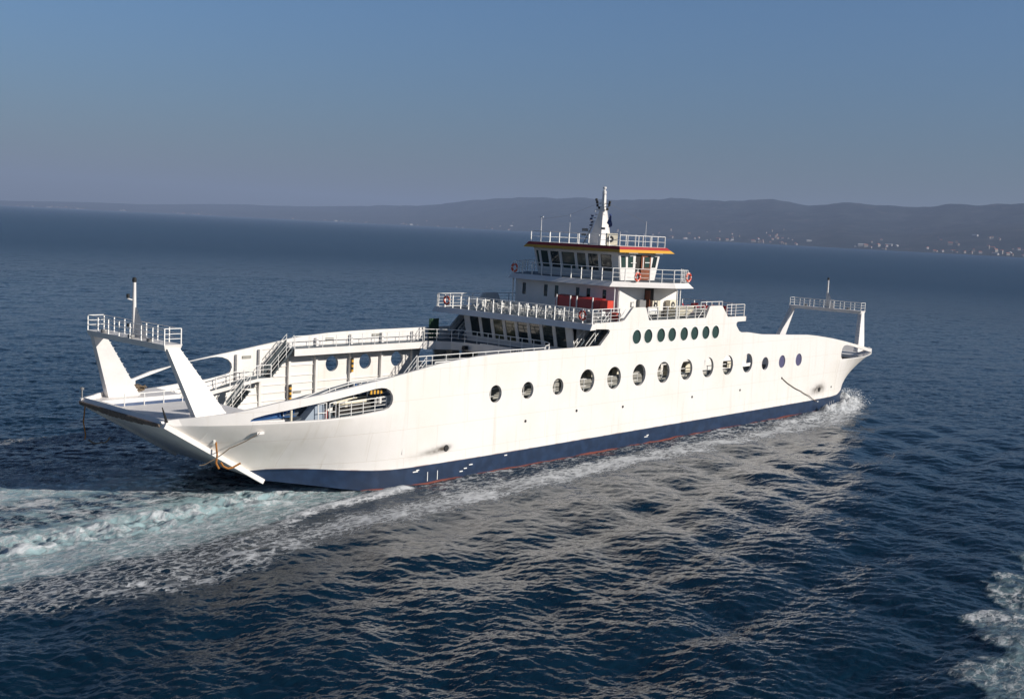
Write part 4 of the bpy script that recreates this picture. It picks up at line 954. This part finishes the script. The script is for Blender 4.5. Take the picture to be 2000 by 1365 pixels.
# notice board
o = empty('notice_board', 'white notice with faded red lettering on the end platform by the near gantry leg', 'sign', (-20.3, -2.6, 5.28))
b = MB(); b.box(-.75, .55, -.03, .03, .05, .62); b.build('panel', 'plastic', o)
b = MB()
rr = random.Random(4)
for k in range(4):
    x = -.68
    while x < .3:
        l = rr.uniform(.05, .14); b.box(x, x+l, -.045, -.032, .50-k*.12, .54-k*.12); x += l+.04
b.build('lettering', 'redplastic', o)
b = MB(); b.tube((-24.1, 5.0, 5.3), (-24.1, 5.0, 6.1), .05, 6); b.lathe([(.12, 0), (.12, .12)], (-24.1, 5.0, 5.95)); b.build('stern_light', 'gunmetal', ferry)
# hatch-like plates / cleats on inner far wall
for x, z in ((-9.6, 6.9), (-1.8, 7.95), (3.0, 8.1), (-4.9, 3.9)): b = MB(); b.box(x-.38, x+.38, 8.2, 8.27, z-.1, z+.1); b.build('wall_plate', 'casing', ferry)

exec_water = True
# ------------------------------------------------------------------ sea
def fft_tile(L, N, kp, wind, rms, seed, kmin=0., spread=2, chop=0.8, iso=.06, cut=.05, pw=3.9):
    rg = np.random.default_rng(seed)
    k1 = 2*np.pi*np.fft.fftfreq(N, L/N); kx, ky = np.meshgrid(k1, k1, indexing='ij'); k = np.hypot(kx, ky); k[0, 0] = 1
    Sx = np.exp(-(kp/k)**2*1.0)/k**pw
    cosn = (kx*math.cos(wind)+ky*math.sin(wind))/k
    Sx *= np.abs(cosn)**spread*0.95+iso; Sx *= np.where(cosn < 0, .25, 1.); Sx[0, 0] = 0; Sx *= np.exp(-(k*cut)**2); Sx[k < kmin] = 0
    a = (rg.normal(size=(N, N))+1j*rg.normal(size=(N, N)))*np.sqrt(Sx)
    h = np.fft.ifft2(a).real; sc = rms/h.std()
    dx = np.fft.ifft2(-1j*a*kx/k).real*sc; dy = np.fft.ifft2(-1j*a*ky/k).real*sc
    return h*sc, dx*chop, dy*chop, L
def sample(tile, x, y):
    h, dx, dy, L = tile; N = h.shape[0]
    u = (x/L % 1)*N; v = (y/L % 1)*N; i = np.floor(u).astype(int) % N; j = np.floor(v).astype(int) % N; fu = u-np.floor(u); fv = v-np.floor(v); i2 = (i+1) % N; j2 = (j+1) % N
    out = []
    for T in (h, dx, dy): out.append(T[i, j]*(1-fu)*(1-fv)+T[i2, j]*fu*(1-fv)+T[i, j2]*(1-fu)*fv+T[i2, j2]*fu*fv)
    return out
def polydist(x, y, pts):
    best = np.full(x.shape, 1e9); tt = np.zeros(x.shape); n = len(pts)-1
    for i, (a, c) in enumerate(zip(pts[:-1], pts[1:])):
        ax, ay = a; dx, dy = c[0]-a[0], c[1]-a[1]; L2 = dx*dx+dy*dy
        t = np.clip(((x-ax)*dx+(y-ay)*dy)/L2, 0, 1); d = np.hypot(x-ax-t*dx, y-ay-t*dy); m = d < best; best[m] = d[m]; tt[m] = (i+t[m])/n
    return best, tt

def ss(x, a, b): t = np.clip((x-a)/(b-a), 0, 1); return t*t*(3-2*t)
def build_sea():
    az = np.concatenate([np.linspace(-180, 8, 90, endpoint=False), np.linspace(8, 88, 1150, endpoint=False), np.linspace(88, 180, 46, endpoint=False)])
    az = np.radians(az)
    rs = [2.0]
    while rs[-1] < 24: rs.append(rs[-1]*1.06)
    while rs[-1] < 110: rs.append(rs[-1]*1.0023)
    while rs[-1] < 330: rs.append(rs[-1]*1.0032)
    while rs[-1] < 900: rs.append(rs[-1]*1.008)
    while rs[-1] < 19800: rs.append(rs[-1]*1.05)
    rs = np.array(rs); nr, na = len(rs), len(az)
    Rr, A = np.meshgrid(rs, az, indexing='ij')
    x = CAM.x+Rr*np.sin(A); y = CAM.y+Rr*np.cos(A); z = np.zeros_like(x)
    t1 = fft_tile(37.0, 1024, 2*np.pi/1.35, R(42), 0.0255, 1, chop=.9, spread=3, iso=.05, cut=.035, pw=3.6)
    t2 = fft_tile(171.0, 1024, 2*np.pi/8.0, R(52), 0.040, 2, chop=.6, spread=1, iso=.15)
    fade = 1-ss(Rr, 300, 900)
    ca, sa = math.cos(.5), math.sin(.5)
    h1 = sample(t1, x, y); h2 = sample(t2, x*ca+y*sa, -x*sa+y*ca)
    amp = .9+.25*np.sin(x*.043+1)*np.sin(y*.037)
    lee = ss(-y, 6, 10)*(1-ss(-y, 20, 34))*ss(x, -34, -16)*(1-ss(x, 48, 64))
    z += (h1[0]*amp*(1-.45*lee)+h2[0])*fade
    # calmer water in the lee and the smoothed wake; diverging wake waves on the near side
    wmask = ss(-y, 9, 18)*(1-ss(-y, 42, 62))*ss(60-x, -4, 14)
    for ang, lam, am, ph in ((R(-83), 7.6, .085, .3), (R(-15), 6.9, .075, 1.2), (R(-122), 8.5, .03, 2.1)):
        kk = 2*np.pi/lam; ph_ = kk*(x*math.cos(ang)+y*math.sin(ang))+ph+1.3*np.sin(x*.09+y*.05)+.8*np.sin(y*.13)
        cz = np.sin(ph_); z += am*wmask*(cz+.35*np.cos(2*ph_))*fade
    x2 = x+(h1[1])*fade; y2 = y+(h1[2])*fade
    # ---- foam masks
    foam = np.zeros_like(x); aqua = np.zeros_like(x); stir = np.zeros_like(x)
    near = Rr < 400
    X, Y = x[near], y[near]
    n1 = sample(t1, X*.8+7, Y*.8)[0]/.0225; n2 = sample(t2, X*2.0, Y*2.0+30)[0]/.042
    wob = .5*n2
    f = np.zeros_like(X); aq = np.zeros_like(X); st = np.zeros_like(X); dz = np.zeros_like(X)
    # side band: core polyline, outer edge
    band = [(53, -10.2), (46.2, -12.4), (32.9, -12.2), (24.8, -12.0), (17.5, -12.0), (10.6, -12.0), (4.4, -12.0), (-1.8, -12.4), (-7.4, -12.9), (-12.1, -13.2), (-17, -13.2), (-22, -13.9), (-27, -15.4), (-32, -15.6), (-38, -14.0), (-60, -10)]
    d, t = polydist(X, Y+wob*.25, band)
    f = np.maximum(f, (1-ss(d, .2, 3.1))*(.86+.10*n2)*(1-.26*ss(-X, 12, 24)))
    # speckled foam between band and hull
    inside = ss(-Y, 8.2, 8.8)*(1-ss(-Y, 12, 13.5))*ss(X, -12, -6)*(1-ss(X, 54, 57))
    f = np.maximum(f, inside*(.50+.10*n2))
    f = np.maximum(f, inside*(1-ss(-Y, 8.6, 9.5))*.62)
    # bow wave: white mass
    d, t = polydist(X, Y, [(62.5, -3.5), (61.0, -6.0), (57.5, -8.3), (54, -9.2), (50.5, -9.6)])
    f = np.maximum(f, (1-ss(d, .8, 2.7))*1.05); dz += (1-ss(d, 0, 1.8))*(.38+.24*n1)
    d, t = polydist(X, Y, [(50, -9.4), (44, -10.5), (38, -10.2)]); f = np.maximum(f, (1-ss(d, .4, 2.2))*.8); dz += (1-ss(d, 0, 1.5))*.18
    d, t = polydist(X, Y, [(58, 9.5), (45, 12), (30, 14), (0, 17), (-30, 19)]); f = np.maximum(f, (1-ss(d, .5, 3))*.6)
    # crest peeling off the quarter
    cr = [(-8.6, -8.6), (-12.5, -9.0), (-15.5, -9.4), (-18.2, -10.2), (-20.5, -11.2), (-22.6, -12.1), (-25.5, -13.6)]
    d, t = polydist(X, Y, cr); f = np.maximum(f, (1-ss(d, .12+.25*(1-t), .6+.7*(1-t)))*(.98-.35*t)); dz += (1-ss(d, 0, .9))*.16
    # propeller wash: turquoise, and white water
    core = [(-10, -5.2), (-13, -4.4), (-19.2, -5.0), (-25.3, -6.0), (-31.2, -6.2), (-45, -5.0), (-70, -3)]
    d, t = polydist(X, Y+wob*.3, core); on = ss(-X, 9.0, 12.5)
    aq = np.maximum(aq, (1-ss(d, 1.0, 3.6))*on*(.95+.2*np.clip(n2, -1, 1))); f = np.maximum(f, (1-ss(d, .6, 3.2))*on*(.64+.14*n2)); dz += (1-ss(d, 0, 3))*on*(.10*n1+.10*n2)
    core2 = [(-13, -6.5), (-22, -8.6), (-27.1, -9.6), (-35.4, -10), (-60, -9)]
    d, t = polydist(X, Y+wob*.3, core2); aq = np.maximum(aq, (1-ss(d, .8, 3.6))*on*.55); f = np.maximum(f, (1-ss(d, 1.0, 4.8))*on*.64)
    d, t = polydist(X, Y+wob*.3, [(-22, -12.0), (-30, -13.2), (-38, -13), (-60, -10)]); f = np.maximum(f, (1-ss(d, 1.0, 4.8))*.60)
    fw_ = [(-18, 2.6), (-23.7, 3.0), (-29.4, 4.4), (-45, 6), (-70, 8)]
    d, t = polydist(X, Y+wob*.25, fw_); f = np.maximum(f, (1-ss(d, .4, 3.2))*ss(-X, 16, 22)*(.74+.14*n2)); aq = np.maximum(aq, (1-ss(d, .5, 3.0))*ss(-X, 16, 23)*.8)
    d, t = polydist(X, Y+wob*.4, [(-12, 8), (-16, 7.5), (-27.5, 9.4), (-60, 12)]); f = np.maximum(f, (1-ss(d, .8, 4.8))*ss(-X, 10, 15)*.56); aq = np.maximum(aq, (1-ss(d, 1, 4))*ss(-X, 12, 16)*.25)
    fill = ss(-X, 10.5, 15)*ss(Y, -6, -4)*(1-ss(Y, 5+.12*(-X-12), 8+.15*(-X-12)))
    f = np.maximum(f, fill*(.50+.16*n2)); aq = np.maximum(aq, fill*(.30+.2*np.clip(n1, -1, 1)))
    # streaks in the flat water between the washes
    d, t = polydist(X, Y, [(-15, -.5), (-24.7, -1.2), (-31.6, -.4), (-60, 1)]); f = np.maximum(f, (1-ss(d, 1, 3.5))*on*.42); st = np.maximum(st, (1-ss(d, 1.5, 6))*on)
    # foam of the photographer's ship
    ox = [(30, -41.0), (14, -41.2), (7.6, -42.1), (1.0, -43.1), (-6.2, -44.9), (-12.8, -46.9), (-15.5, -47.6), (-22, -50)]
    px = np.array([p[0] for p in ox][::-1]); py = np.array([p[1] for p in ox][::-1])
    edge = np.interp(X, px, py); dd = edge-Y+wob*.9+.5*np.sin(X*.9)
    m = ss(dd, -.25, .9); f = np.maximum(f, m*(.40+.16*n2)*(1-.55*ss(X, 6, 14))); aq = np.maximum(aq, m*.30); dz += np.exp(-(dd-1.0)**2)*.10*(1-ss(X, 8, 16))
    foam[near] = f; aqua[near] = aq; stir[near] = np.maximum(st, .8*lee[near]); z[near] += dz
    # keep the sea out of the hull
    inh = np.zeros_like(x, bool)
    hb = np.interp(x, [-12, -10, -7.7, -3, 40, 48, 52.5, 55, 57], [3, 6.0, 8.0, 8.35, 8.35, 8.2, 7.8, 6.6, 3])
    inh = (np.abs(y) < hb-.3) & (x > -12) & (x < 57); z = np.where(inh, np.minimum(z, -0.2), z)
    z = np.where((np.abs(y) < 6.5) & (x > -19) & (x < -8), np.minimum(z, .15), z)
    co = np.stack([x2, y2, z], -1).reshape(-1, 3)
    I = np.arange(nr*na).reshape(nr, na); J = np.roll(I, -1, axis=1)
    q = np.stack([I[:-1], I[1:], J[1:], J[:-1]], -1).reshape(-1, 4)
    me = bpy.data.meshes.new('sea'); me.vertices.add(len(co)); me.vertices.foreach_set('co', co.astype(np.float32).ravel())
    me.loops.add(q.size); me.loops.foreach_set('vertex_index', q.astype(np.int32).ravel())
    me.polygons.add(len(q)); me.polygons.foreach_set('loop_start', np.arange(0, q.size, 4, dtype=np.int32)); me.polygons.foreach_set('loop_total', np.full(len(q), 4, np.int32))
    me.update(calc_edges=True)
    me.polygons.foreach_set('use_smooth', np.ones(len(q), bool))
    for nm, ar in (('foam', foam), ('aqua', aqua), ('stir', stir)):
        at = me.attributes.new(nm, 'FLOAT', 'POINT'); at.data.foreach_set('value', ar.astype(np.float32).ravel())
    o = bpy.data.objects.new('sea', me); C.objects.link(o); return o

def sea_material():
    m = bpy.data.materials.new('sea_water'); m.use_nodes = True; t = m.node_tree; L = t.links; b = t.nodes['Principled BSDF']
    geo = nd(t, 'ShaderNodeNewGeometry')
    def attr(n): a = nd(t, 'ShaderNodeAttribute'); a.attribute_name = n; return a.outputs['Fac']
    fo, aq, st = attr('foam'), attr('aqua'), attr('stir')
    def noise(scale, stretch=(1, 1, 1), rot=0, det=8, ro=.6, dist=0):
        mp = nd(t, 'ShaderNodeMapping'); mp.inputs['Scale'].default_value = stretch; mp.inputs['Rotation'].default_value = (0, 0, rot); L.new(geo.outputs['Position'], mp.inputs[0])
        n = nd(t, 'ShaderNodeTexNoise'); n.inputs['Scale'].default_value = scale; n.inputs['Detail'].default_value = det; n.inputs['Roughness'].default_value = ro; n.inputs['Distortion'].default_value = dist
        L.new(mp.outputs[0], n.inputs['Vector']); return n.outputs['Fac']
    # foam break-up, drawn out along the ship's course
    na = noise(1.5, (.42, 1.35, 1), R(4), 10, .72, .9); nb_ = noise(5.5, (.6, 1.1, 1), 0, 6, .65, .4)
    vmp = nd(t, 'ShaderNodeMapping'); vmp.inputs['Scale'].default_value = (.7, 1.25, .01); L.new(geo.outputs['Position'], vmp.inputs[0])
    vadd = nd(t, 'ShaderNodeVectorMath', operation='ADD'); L.new(vmp.outputs[0], vadd.inputs[0])
    vc = nd(t, 'ShaderNodeCombineXYZ'); L.new(math_(t, 'MULTIPLY', na, 1.6), vc.inputs[0]); L.new(math_(t, 'MULTIPLY', nb_, .9), vc.inputs[1]); L.new(vc.outputs[0], vadd.inputs[1])
    vo = nd(t, 'ShaderNodeTexVoronoi'); vo.feature = 'DISTANCE_TO_EDGE'; vo.inputs['Scale'].default_value = 1.7; L.new(vadd.outputs[0], vo.inputs['Vector'])
    lace = maprange(t, vo.outputs['Distance'], .0, .16, 1.0, 0.0)
    nn = math_(t, 'ADD', math_(t, 'ADD', math_(t, 'MULTIPLY', na, .62), math_(t, 'MULTIPLY', nb_, .26)), math_(t, 'MULTIPLY', math_(t, 'ADD', lace, .06), .20))
    e = math_(t, 'ADD', fo, math_(t, 'MULTIPLY', math_(t, 'SUBTRACT', nn, .5), 2.1))
    fm = maprange(t, e, .42, 1.12)
    fm = math_(t, 'MULTIPLY', fm, maprange(t, fo, .05, .22))
    px = nd(t, 'ShaderNodeSeparateXYZ'); L.new(geo.outputs['Position'], px.inputs[0])
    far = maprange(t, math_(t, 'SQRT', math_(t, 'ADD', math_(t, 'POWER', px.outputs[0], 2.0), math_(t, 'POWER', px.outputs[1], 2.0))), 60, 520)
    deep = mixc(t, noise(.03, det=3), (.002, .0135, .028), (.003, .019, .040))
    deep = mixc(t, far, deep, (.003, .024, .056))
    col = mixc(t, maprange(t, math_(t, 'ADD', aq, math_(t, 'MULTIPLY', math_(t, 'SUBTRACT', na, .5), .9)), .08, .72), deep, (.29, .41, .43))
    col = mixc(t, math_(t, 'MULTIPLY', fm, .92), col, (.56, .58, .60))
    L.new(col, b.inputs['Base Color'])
    b.inputs['IOR'].default_value = 1.333
    rg = math_(t, 'ADD', math_(t, 'ADD', .03, math_(t, 'MULTIPLY', far, .24)), math_(t, 'MULTIPLY', fm, .6)); L.new(rg, b.inputs['Roughness'])
    L.new(math_(t, 'SUBTRACT', math_(t, 'SUBTRACT', .29, math_(t, 'MULTIPLY', maprange(t, far, 0, 1.0), .08)), math_(t, 'MULTIPLY', fm, .3)), b.inputs['Specular IOR Level'])
    # ripples
    r1 = noise(1.5, (1, 2.2, 1), R(-42), 3, .5, .3); r2 = noise(5.0, (1, 2.0, 1), R(-40), 2, .5, .2); r3 = noise(.16, (1, 2.0, 1), R(-50), 5, .6)
    calm = math_(t, 'SUBTRACT', 1.0, math_(t, 'MULTIPLY', st, .6))
    hgt = math_(t, 'ADD', math_(t, 'MULTIPLY', r1, .10), math_(t, 'MULTIPLY', r2, .028))
    hgt = math_(t, 'ADD', math_(t, 'MULTIPLY', hgt, calm), math_(t, 'MULTIPLY', r3, .25))
    hgt = math_(t, 'ADD', hgt, math_(t, 'MULTIPLY', fm, .05))
    bp = nd(t, 'ShaderNodeBump'); bp.inputs['Strength'].default_value = 1.0; bp.inputs['Distance'].default_value = .55
    hgt = math_(t, 'MULTIPLY', hgt, math_(t, 'ADD', 1.0, math_(t, 'MULTIPLY', maprange(t, far, 0.0, 1.0), 2.0)))
    L.new(hgt, bp.inputs['Height']); L.new(bp.outputs[0], b.inputs['Normal'])
    return m
sea = build_sea(); sea.data.materials.append(sea_material()); tag(sea, 'dark blue sea ruffled by wind and by the wake of the ferry', 'sea', kind='structure')

# spray at the bow: small drops and torn sheets
b = MB(); rr = random.Random(21)
for i in range(1500):
    t = rr.random(); a = rr.gauss(0, 1)
    x = 61.5-9*t**1.3+rr.gauss(0, .7); y = -5.4-3.6*t**.5+rr.gauss(0, .7)-.4; hgt = (1.0-t*.75)*1.0
    z = .15+abs(rr.gauss(0, .5))*hgt; s = rr.uniform(.02, .08)
    if abs(y) < half(x, max(z, .6))+.1 and x < 62: y = -half(x, max(z, .6))-.1-rr.random()*.6
    p = [(x+rr.uniform(-s, s), y+rr.uniform(-s, s), z+rr.uniform(-s, s)) for _ in range(4)]
    b.add(p, [(0, 1, 2), (0, 2, 3), (0, 3, 1), (1, 3, 2)])
for i in range(500):       # forward-thrown jet
    t = rr.random(); x = 61.5+5.0*t; y = -4.0-1.2*t+rr.gauss(0, .25); z = .75-.45*t+rr.gauss(0, .16); s = rr.uniform(.02, .07)*(1-t*.5)
    p = [(x+rr.uniform(-s*3, s*3), y+rr.uniform(-s, s), z+rr.uniform(-s, s)) for _ in range(4)]
    b.add(p, [(0, 1, 2), (0, 2, 3), (0, 3, 1), (1, 3, 2)])
tag(b.build('spray', mat('spray_white', (.8, .82, .83), .7)), 'white spray thrown up at the bow of the ferry', 'spray', kind='stuff')

# ------------------------------------------------------------------ far coast
AZ = [15, 23, 29.8, 36.2, 38.4, 41, 43.6, 46.4, 48, 49.5, 51.1, 52.7, 54, 55.5, 57.8, 59, 60.5, 62.3, 63.9, 65.4, 66.8, 68.6, 70, 72, 76, 82, 90]
EL = [.10, .16, .34, .60, .70, .86, 1.0, 1.36, 1.52, 1.72, 1.69, 1.66, 1.80, 1.90, 1.86, 1.77, 1.95, 1.78, 2.03, 1.98, 1.92, 2.07, 2.1, 2.2, 2.3, 1.6, .6]
SH = [(15, 14000), (23, 14300), (31, 14600), (40, 12500), (46, 10200), (55, 7800), (64, 6000), (72, 5200), (80, 5000), (90, 5600)]
def vnoise(seed, x, y):
    r_ = np.random.default_rng(seed).random((256, 256)); out = 0; a = 1; tot = 0; f = 1
    for o_ in range(5):
        u, v = x*f, y*f; i, j = np.floor(u).astype(int), np.floor(v).astype(int); fu, fv = u-i, v-j; fu = fu*fu*(3-2*fu); fv = fv*fv*(3-2*fv)
        g = lambda p, q: r_[p % 256, q % 256]
        out = out+a*(g(i, j)*(1-fu)*(1-fv)+g(i+1, j)*fu*(1-fv)+g(i, j+1)*(1-fu)*fv+g(i+1, j+1)*fu*fv); tot += a; a *= .5; f *= 2.03
    return out/tot
def coast_h(azd, dd):
    """height of the land at azimuth azd, dd metres inland"""
    sh = np.interp(azd, [a for a, _ in SH], [d for _, d in SH]); el = np.interp(azd, AZ, EL)
    depth = 3600.
    Hr = np.tan(np.radians(el))*(sh+depth)+17.4
    t = np.clip(dd/depth, 0, 1.35); r_ = sh+dd
    x = r_*np.sin(np.radians(azd)); y = r_*np.cos(np.radians(azd))
    nn = vnoise(3, x/900, y/900)-.5; n2 = vnoise(4, x/260, y/260)-.5
    prof = np.where(t < 1, .04*np.minimum(t*8, 1)+.96*(np.clip((t-.06)/.94, 0, 1)**1.25), 1-.5*(t-1)**2*4)
    env = np.clip(t*3, 0, 1)
    hgt = Hr*prof*(1+1.15*nn*np.clip(1.25-t, .12, 1)*env+.34*n2*env*np.clip(1.2-t, .25, 1))
    return np.maximum(hgt, 1.5*(dd > 0)), x+CAM.x, y+CAM.y
azs = np.linspace(14, 90, 620); dds = np.concatenate([[-30, 0, 15], np.linspace(60, 4800, 110)])
D, A = np.meshgrid(dds, azs, indexing='ij'); Hh, HX, HY = coast_h(A, D)
Hh[0, :] = -3; 
co = np.stack([HX, HY, Hh], -1).reshape(-1, 3); nr, na = D.shape; I = np.arange(nr*na).reshape(nr, na)
q = np.stack([I[:-1, :-1], I[:-1, 1:], I[1:, 1:], I[1:, :-1]], -1).reshape(-1, 4)
me = bpy.data.meshes.new('hills'); me.from_pydata(co.tolist(), [], q.tolist()); me.polygons.foreach_set('use_smooth', np.ones(len(q), bool)); me.update()
hills = bpy.data.objects.new('hills', me); C.objects.link(hills); tag(hills, 'long line of low wooded hills along the far coast', 'hills', kind='structure')
def hill_mat():
    m = bpy.data.materials.new('hillside'); m.use_nodes = True; t = m.node_tree; L = t.links; b = t.nodes['Principled BSDF']
    geo = nd(t, 'ShaderNodeNewGeometry')
    def noise(s, det=6):
        n = nd(t, 'ShaderNodeTexNoise'); n.inputs['Scale'].default_value = s; n.inputs['Detail'].default_value = det; L.new(geo.outputs['Position'], n.inputs['Vector']); return n.outputs['Fac']
    c = mixc(t, maprange(t, noise(.0022), .42, .6), (.010, .020, .027), (.026, .034, .038))
    c = mixc(t, math_(t, 'MULTIPLY', maprange(t, noise(.009, 8), .55, .66), .7), c, (.075, .07, .07))
    c = mixc(t, math_(t, 'MULTIPLY', maprange(t, noise(.03, 4), .50, .62), .5), c, (.03, .04, .03))
    L.new(c, b.inputs['Base Color']); b.inputs['Roughness'].default_value = .95; b.inputs['Specular IOR Level'].default_value = .1
    return m
me.materials.append(hill_mat())
# houses along the shore
def house(w_, d, h, rm):
    b = MB(); b.box(-w_/2, w_/2, -d/2, d/2, -2, h, 0)
    b.add([(-w_/2-.4, -d/2-.4, h), (w_/2+.4, -d/2-.4, h), (w_/2+.4, d/2+.4, h), (-w_/2-.4, d/2+.4, h), (-w_/2, 0, h+d*.28), (w_/2, 0, h+d*.28)], [(0, 1, 5, 4), (2, 3, 4, 5), (0, 4, 3), (1, 2, 5), (0, 3, 2, 1)], 1)
    return b
hw = [mat('house_white', (.30, .30, .30), .8), mat('house_cream', (.24, .22, .19), .8)]; hr = [mat('roof_tile', (.35, .12, .07), .8), mat('roof_grey', (.4, .4, .4), .7)]
protos = []
for i, (a, d_, h) in enumerate(((14, 11, 8), (22, 14, 12), (40, 16, 9), (12, 12, 16))):
    pr = house(a, d_, h, 0).build('house', [hw[i % 2], hr[0] if i != 2 else hr[1]]); protos.append(pr)
rr = random.Random(12); used = [False]*4
clusters = [(71, .8, 26), (68.8, .6, 14), (65.5, .8, 12), (61.3, .5, 16), (60.4, .4, 12), (58.5, .7, 10), (56, .8, 12), (53, 1.0, 10), (47, 1.6, 10), (42, 2, 10), (36, 2.5, 10), (31.5, .8, 9), (27, 1.5, 8), (24.5, .9, 12)]
names = {71: 'at the right hand end', 68.8: 'below the highest ridge on the right', 65.5: 'right of the ferry bow', 61.3: 'above the ferry bow', 60.4: 'right of the wheelhouse', 58.5: 'behind the wheelhouse rail', 56: 'just right of the mast', 53: 'behind the mast', 47: 'left of the mast', 42: 'left of the wheelhouse', 36: 'above the ferry stern', 31.5: 'left of centre', 27: 'towards the left', 24.5: 'at the far left'}
for ca_, sp, n_ in clusters:
    for k in range(n_):
        a = ca_+rr.gauss(0, sp); dd = abs(rr.gauss(0, 260))+40 if rr.random() < .75 else rr.uniform(200, 1300)
        hz, hx, hy = coast_h(np.array(a), np.array(dd)); i = rr.choices(range(4), (6, 3, 2, 1))[0]
        if not used[i]: o = protos[i]; used[i] = True
        else: o = protos[i].copy(); C.objects.link(o)
        o.location = (float(hx), float(hy), float(hz)); o.rotation_euler.z = rr.uniform(0, 3.14); s = rr.uniform(.55, 1.1); o.scale = (s, s, s)
        kind_ = ['white house', 'cream house', 'long white building', 'tall cream block'][i]
        tag(o, 'tiny %s on the far coast %s' % (kind_, names[ca_]), 'house', 'tiny houses on the far coast %s' % names[ca_])
for i, u_ in enumerate(used):
    if not u_: bpy.data.objects.remove(protos[i])

# ------------------------------------------------------------------ haze
b = MB(); b.box(-17000, 17000, -17000, 17000, -6, 620)
hz = b.build('haze', []) if False else None
me = bpy.data.meshes.new('haze'); bb = MB(); bb.box(-22000, 22000, -22000, 22000, -6, 640); me.from_pydata(bb.v, [], bb.f); me.update()
bm = bmesh.new(); bm.from_mesh(me); bmesh.ops.recalc_face_normals(bm, faces=bm.faces); bm.to_mesh(me); bm.free()
hz = bpy.data.objects.new('haze', me); C.objects.link(hz)
hm = bpy.data.materials.new('haze_air'); hm.use_nodes = True; t = hm.node_tree
for n in list(t.nodes):
    if n.type == 'BSDF_PRINCIPLED': t.nodes.remove(n)
pv = nd(t, 'ShaderNodeVolumePrincipled'); pv.inputs['Color'].default_value = (.42, .54, .80, 1); pv.inputs['Density'].default_value = 8e-5; pv.inputs['Anisotropy'].default_value = 0.0
t.links.new(pv.outputs[0], t.nodes['Material Output'].inputs['Volume']); me.materials.append(hm)
tag(hz, 'thin blue haze over the sea and the far coast', 'haze', kind='stuff')
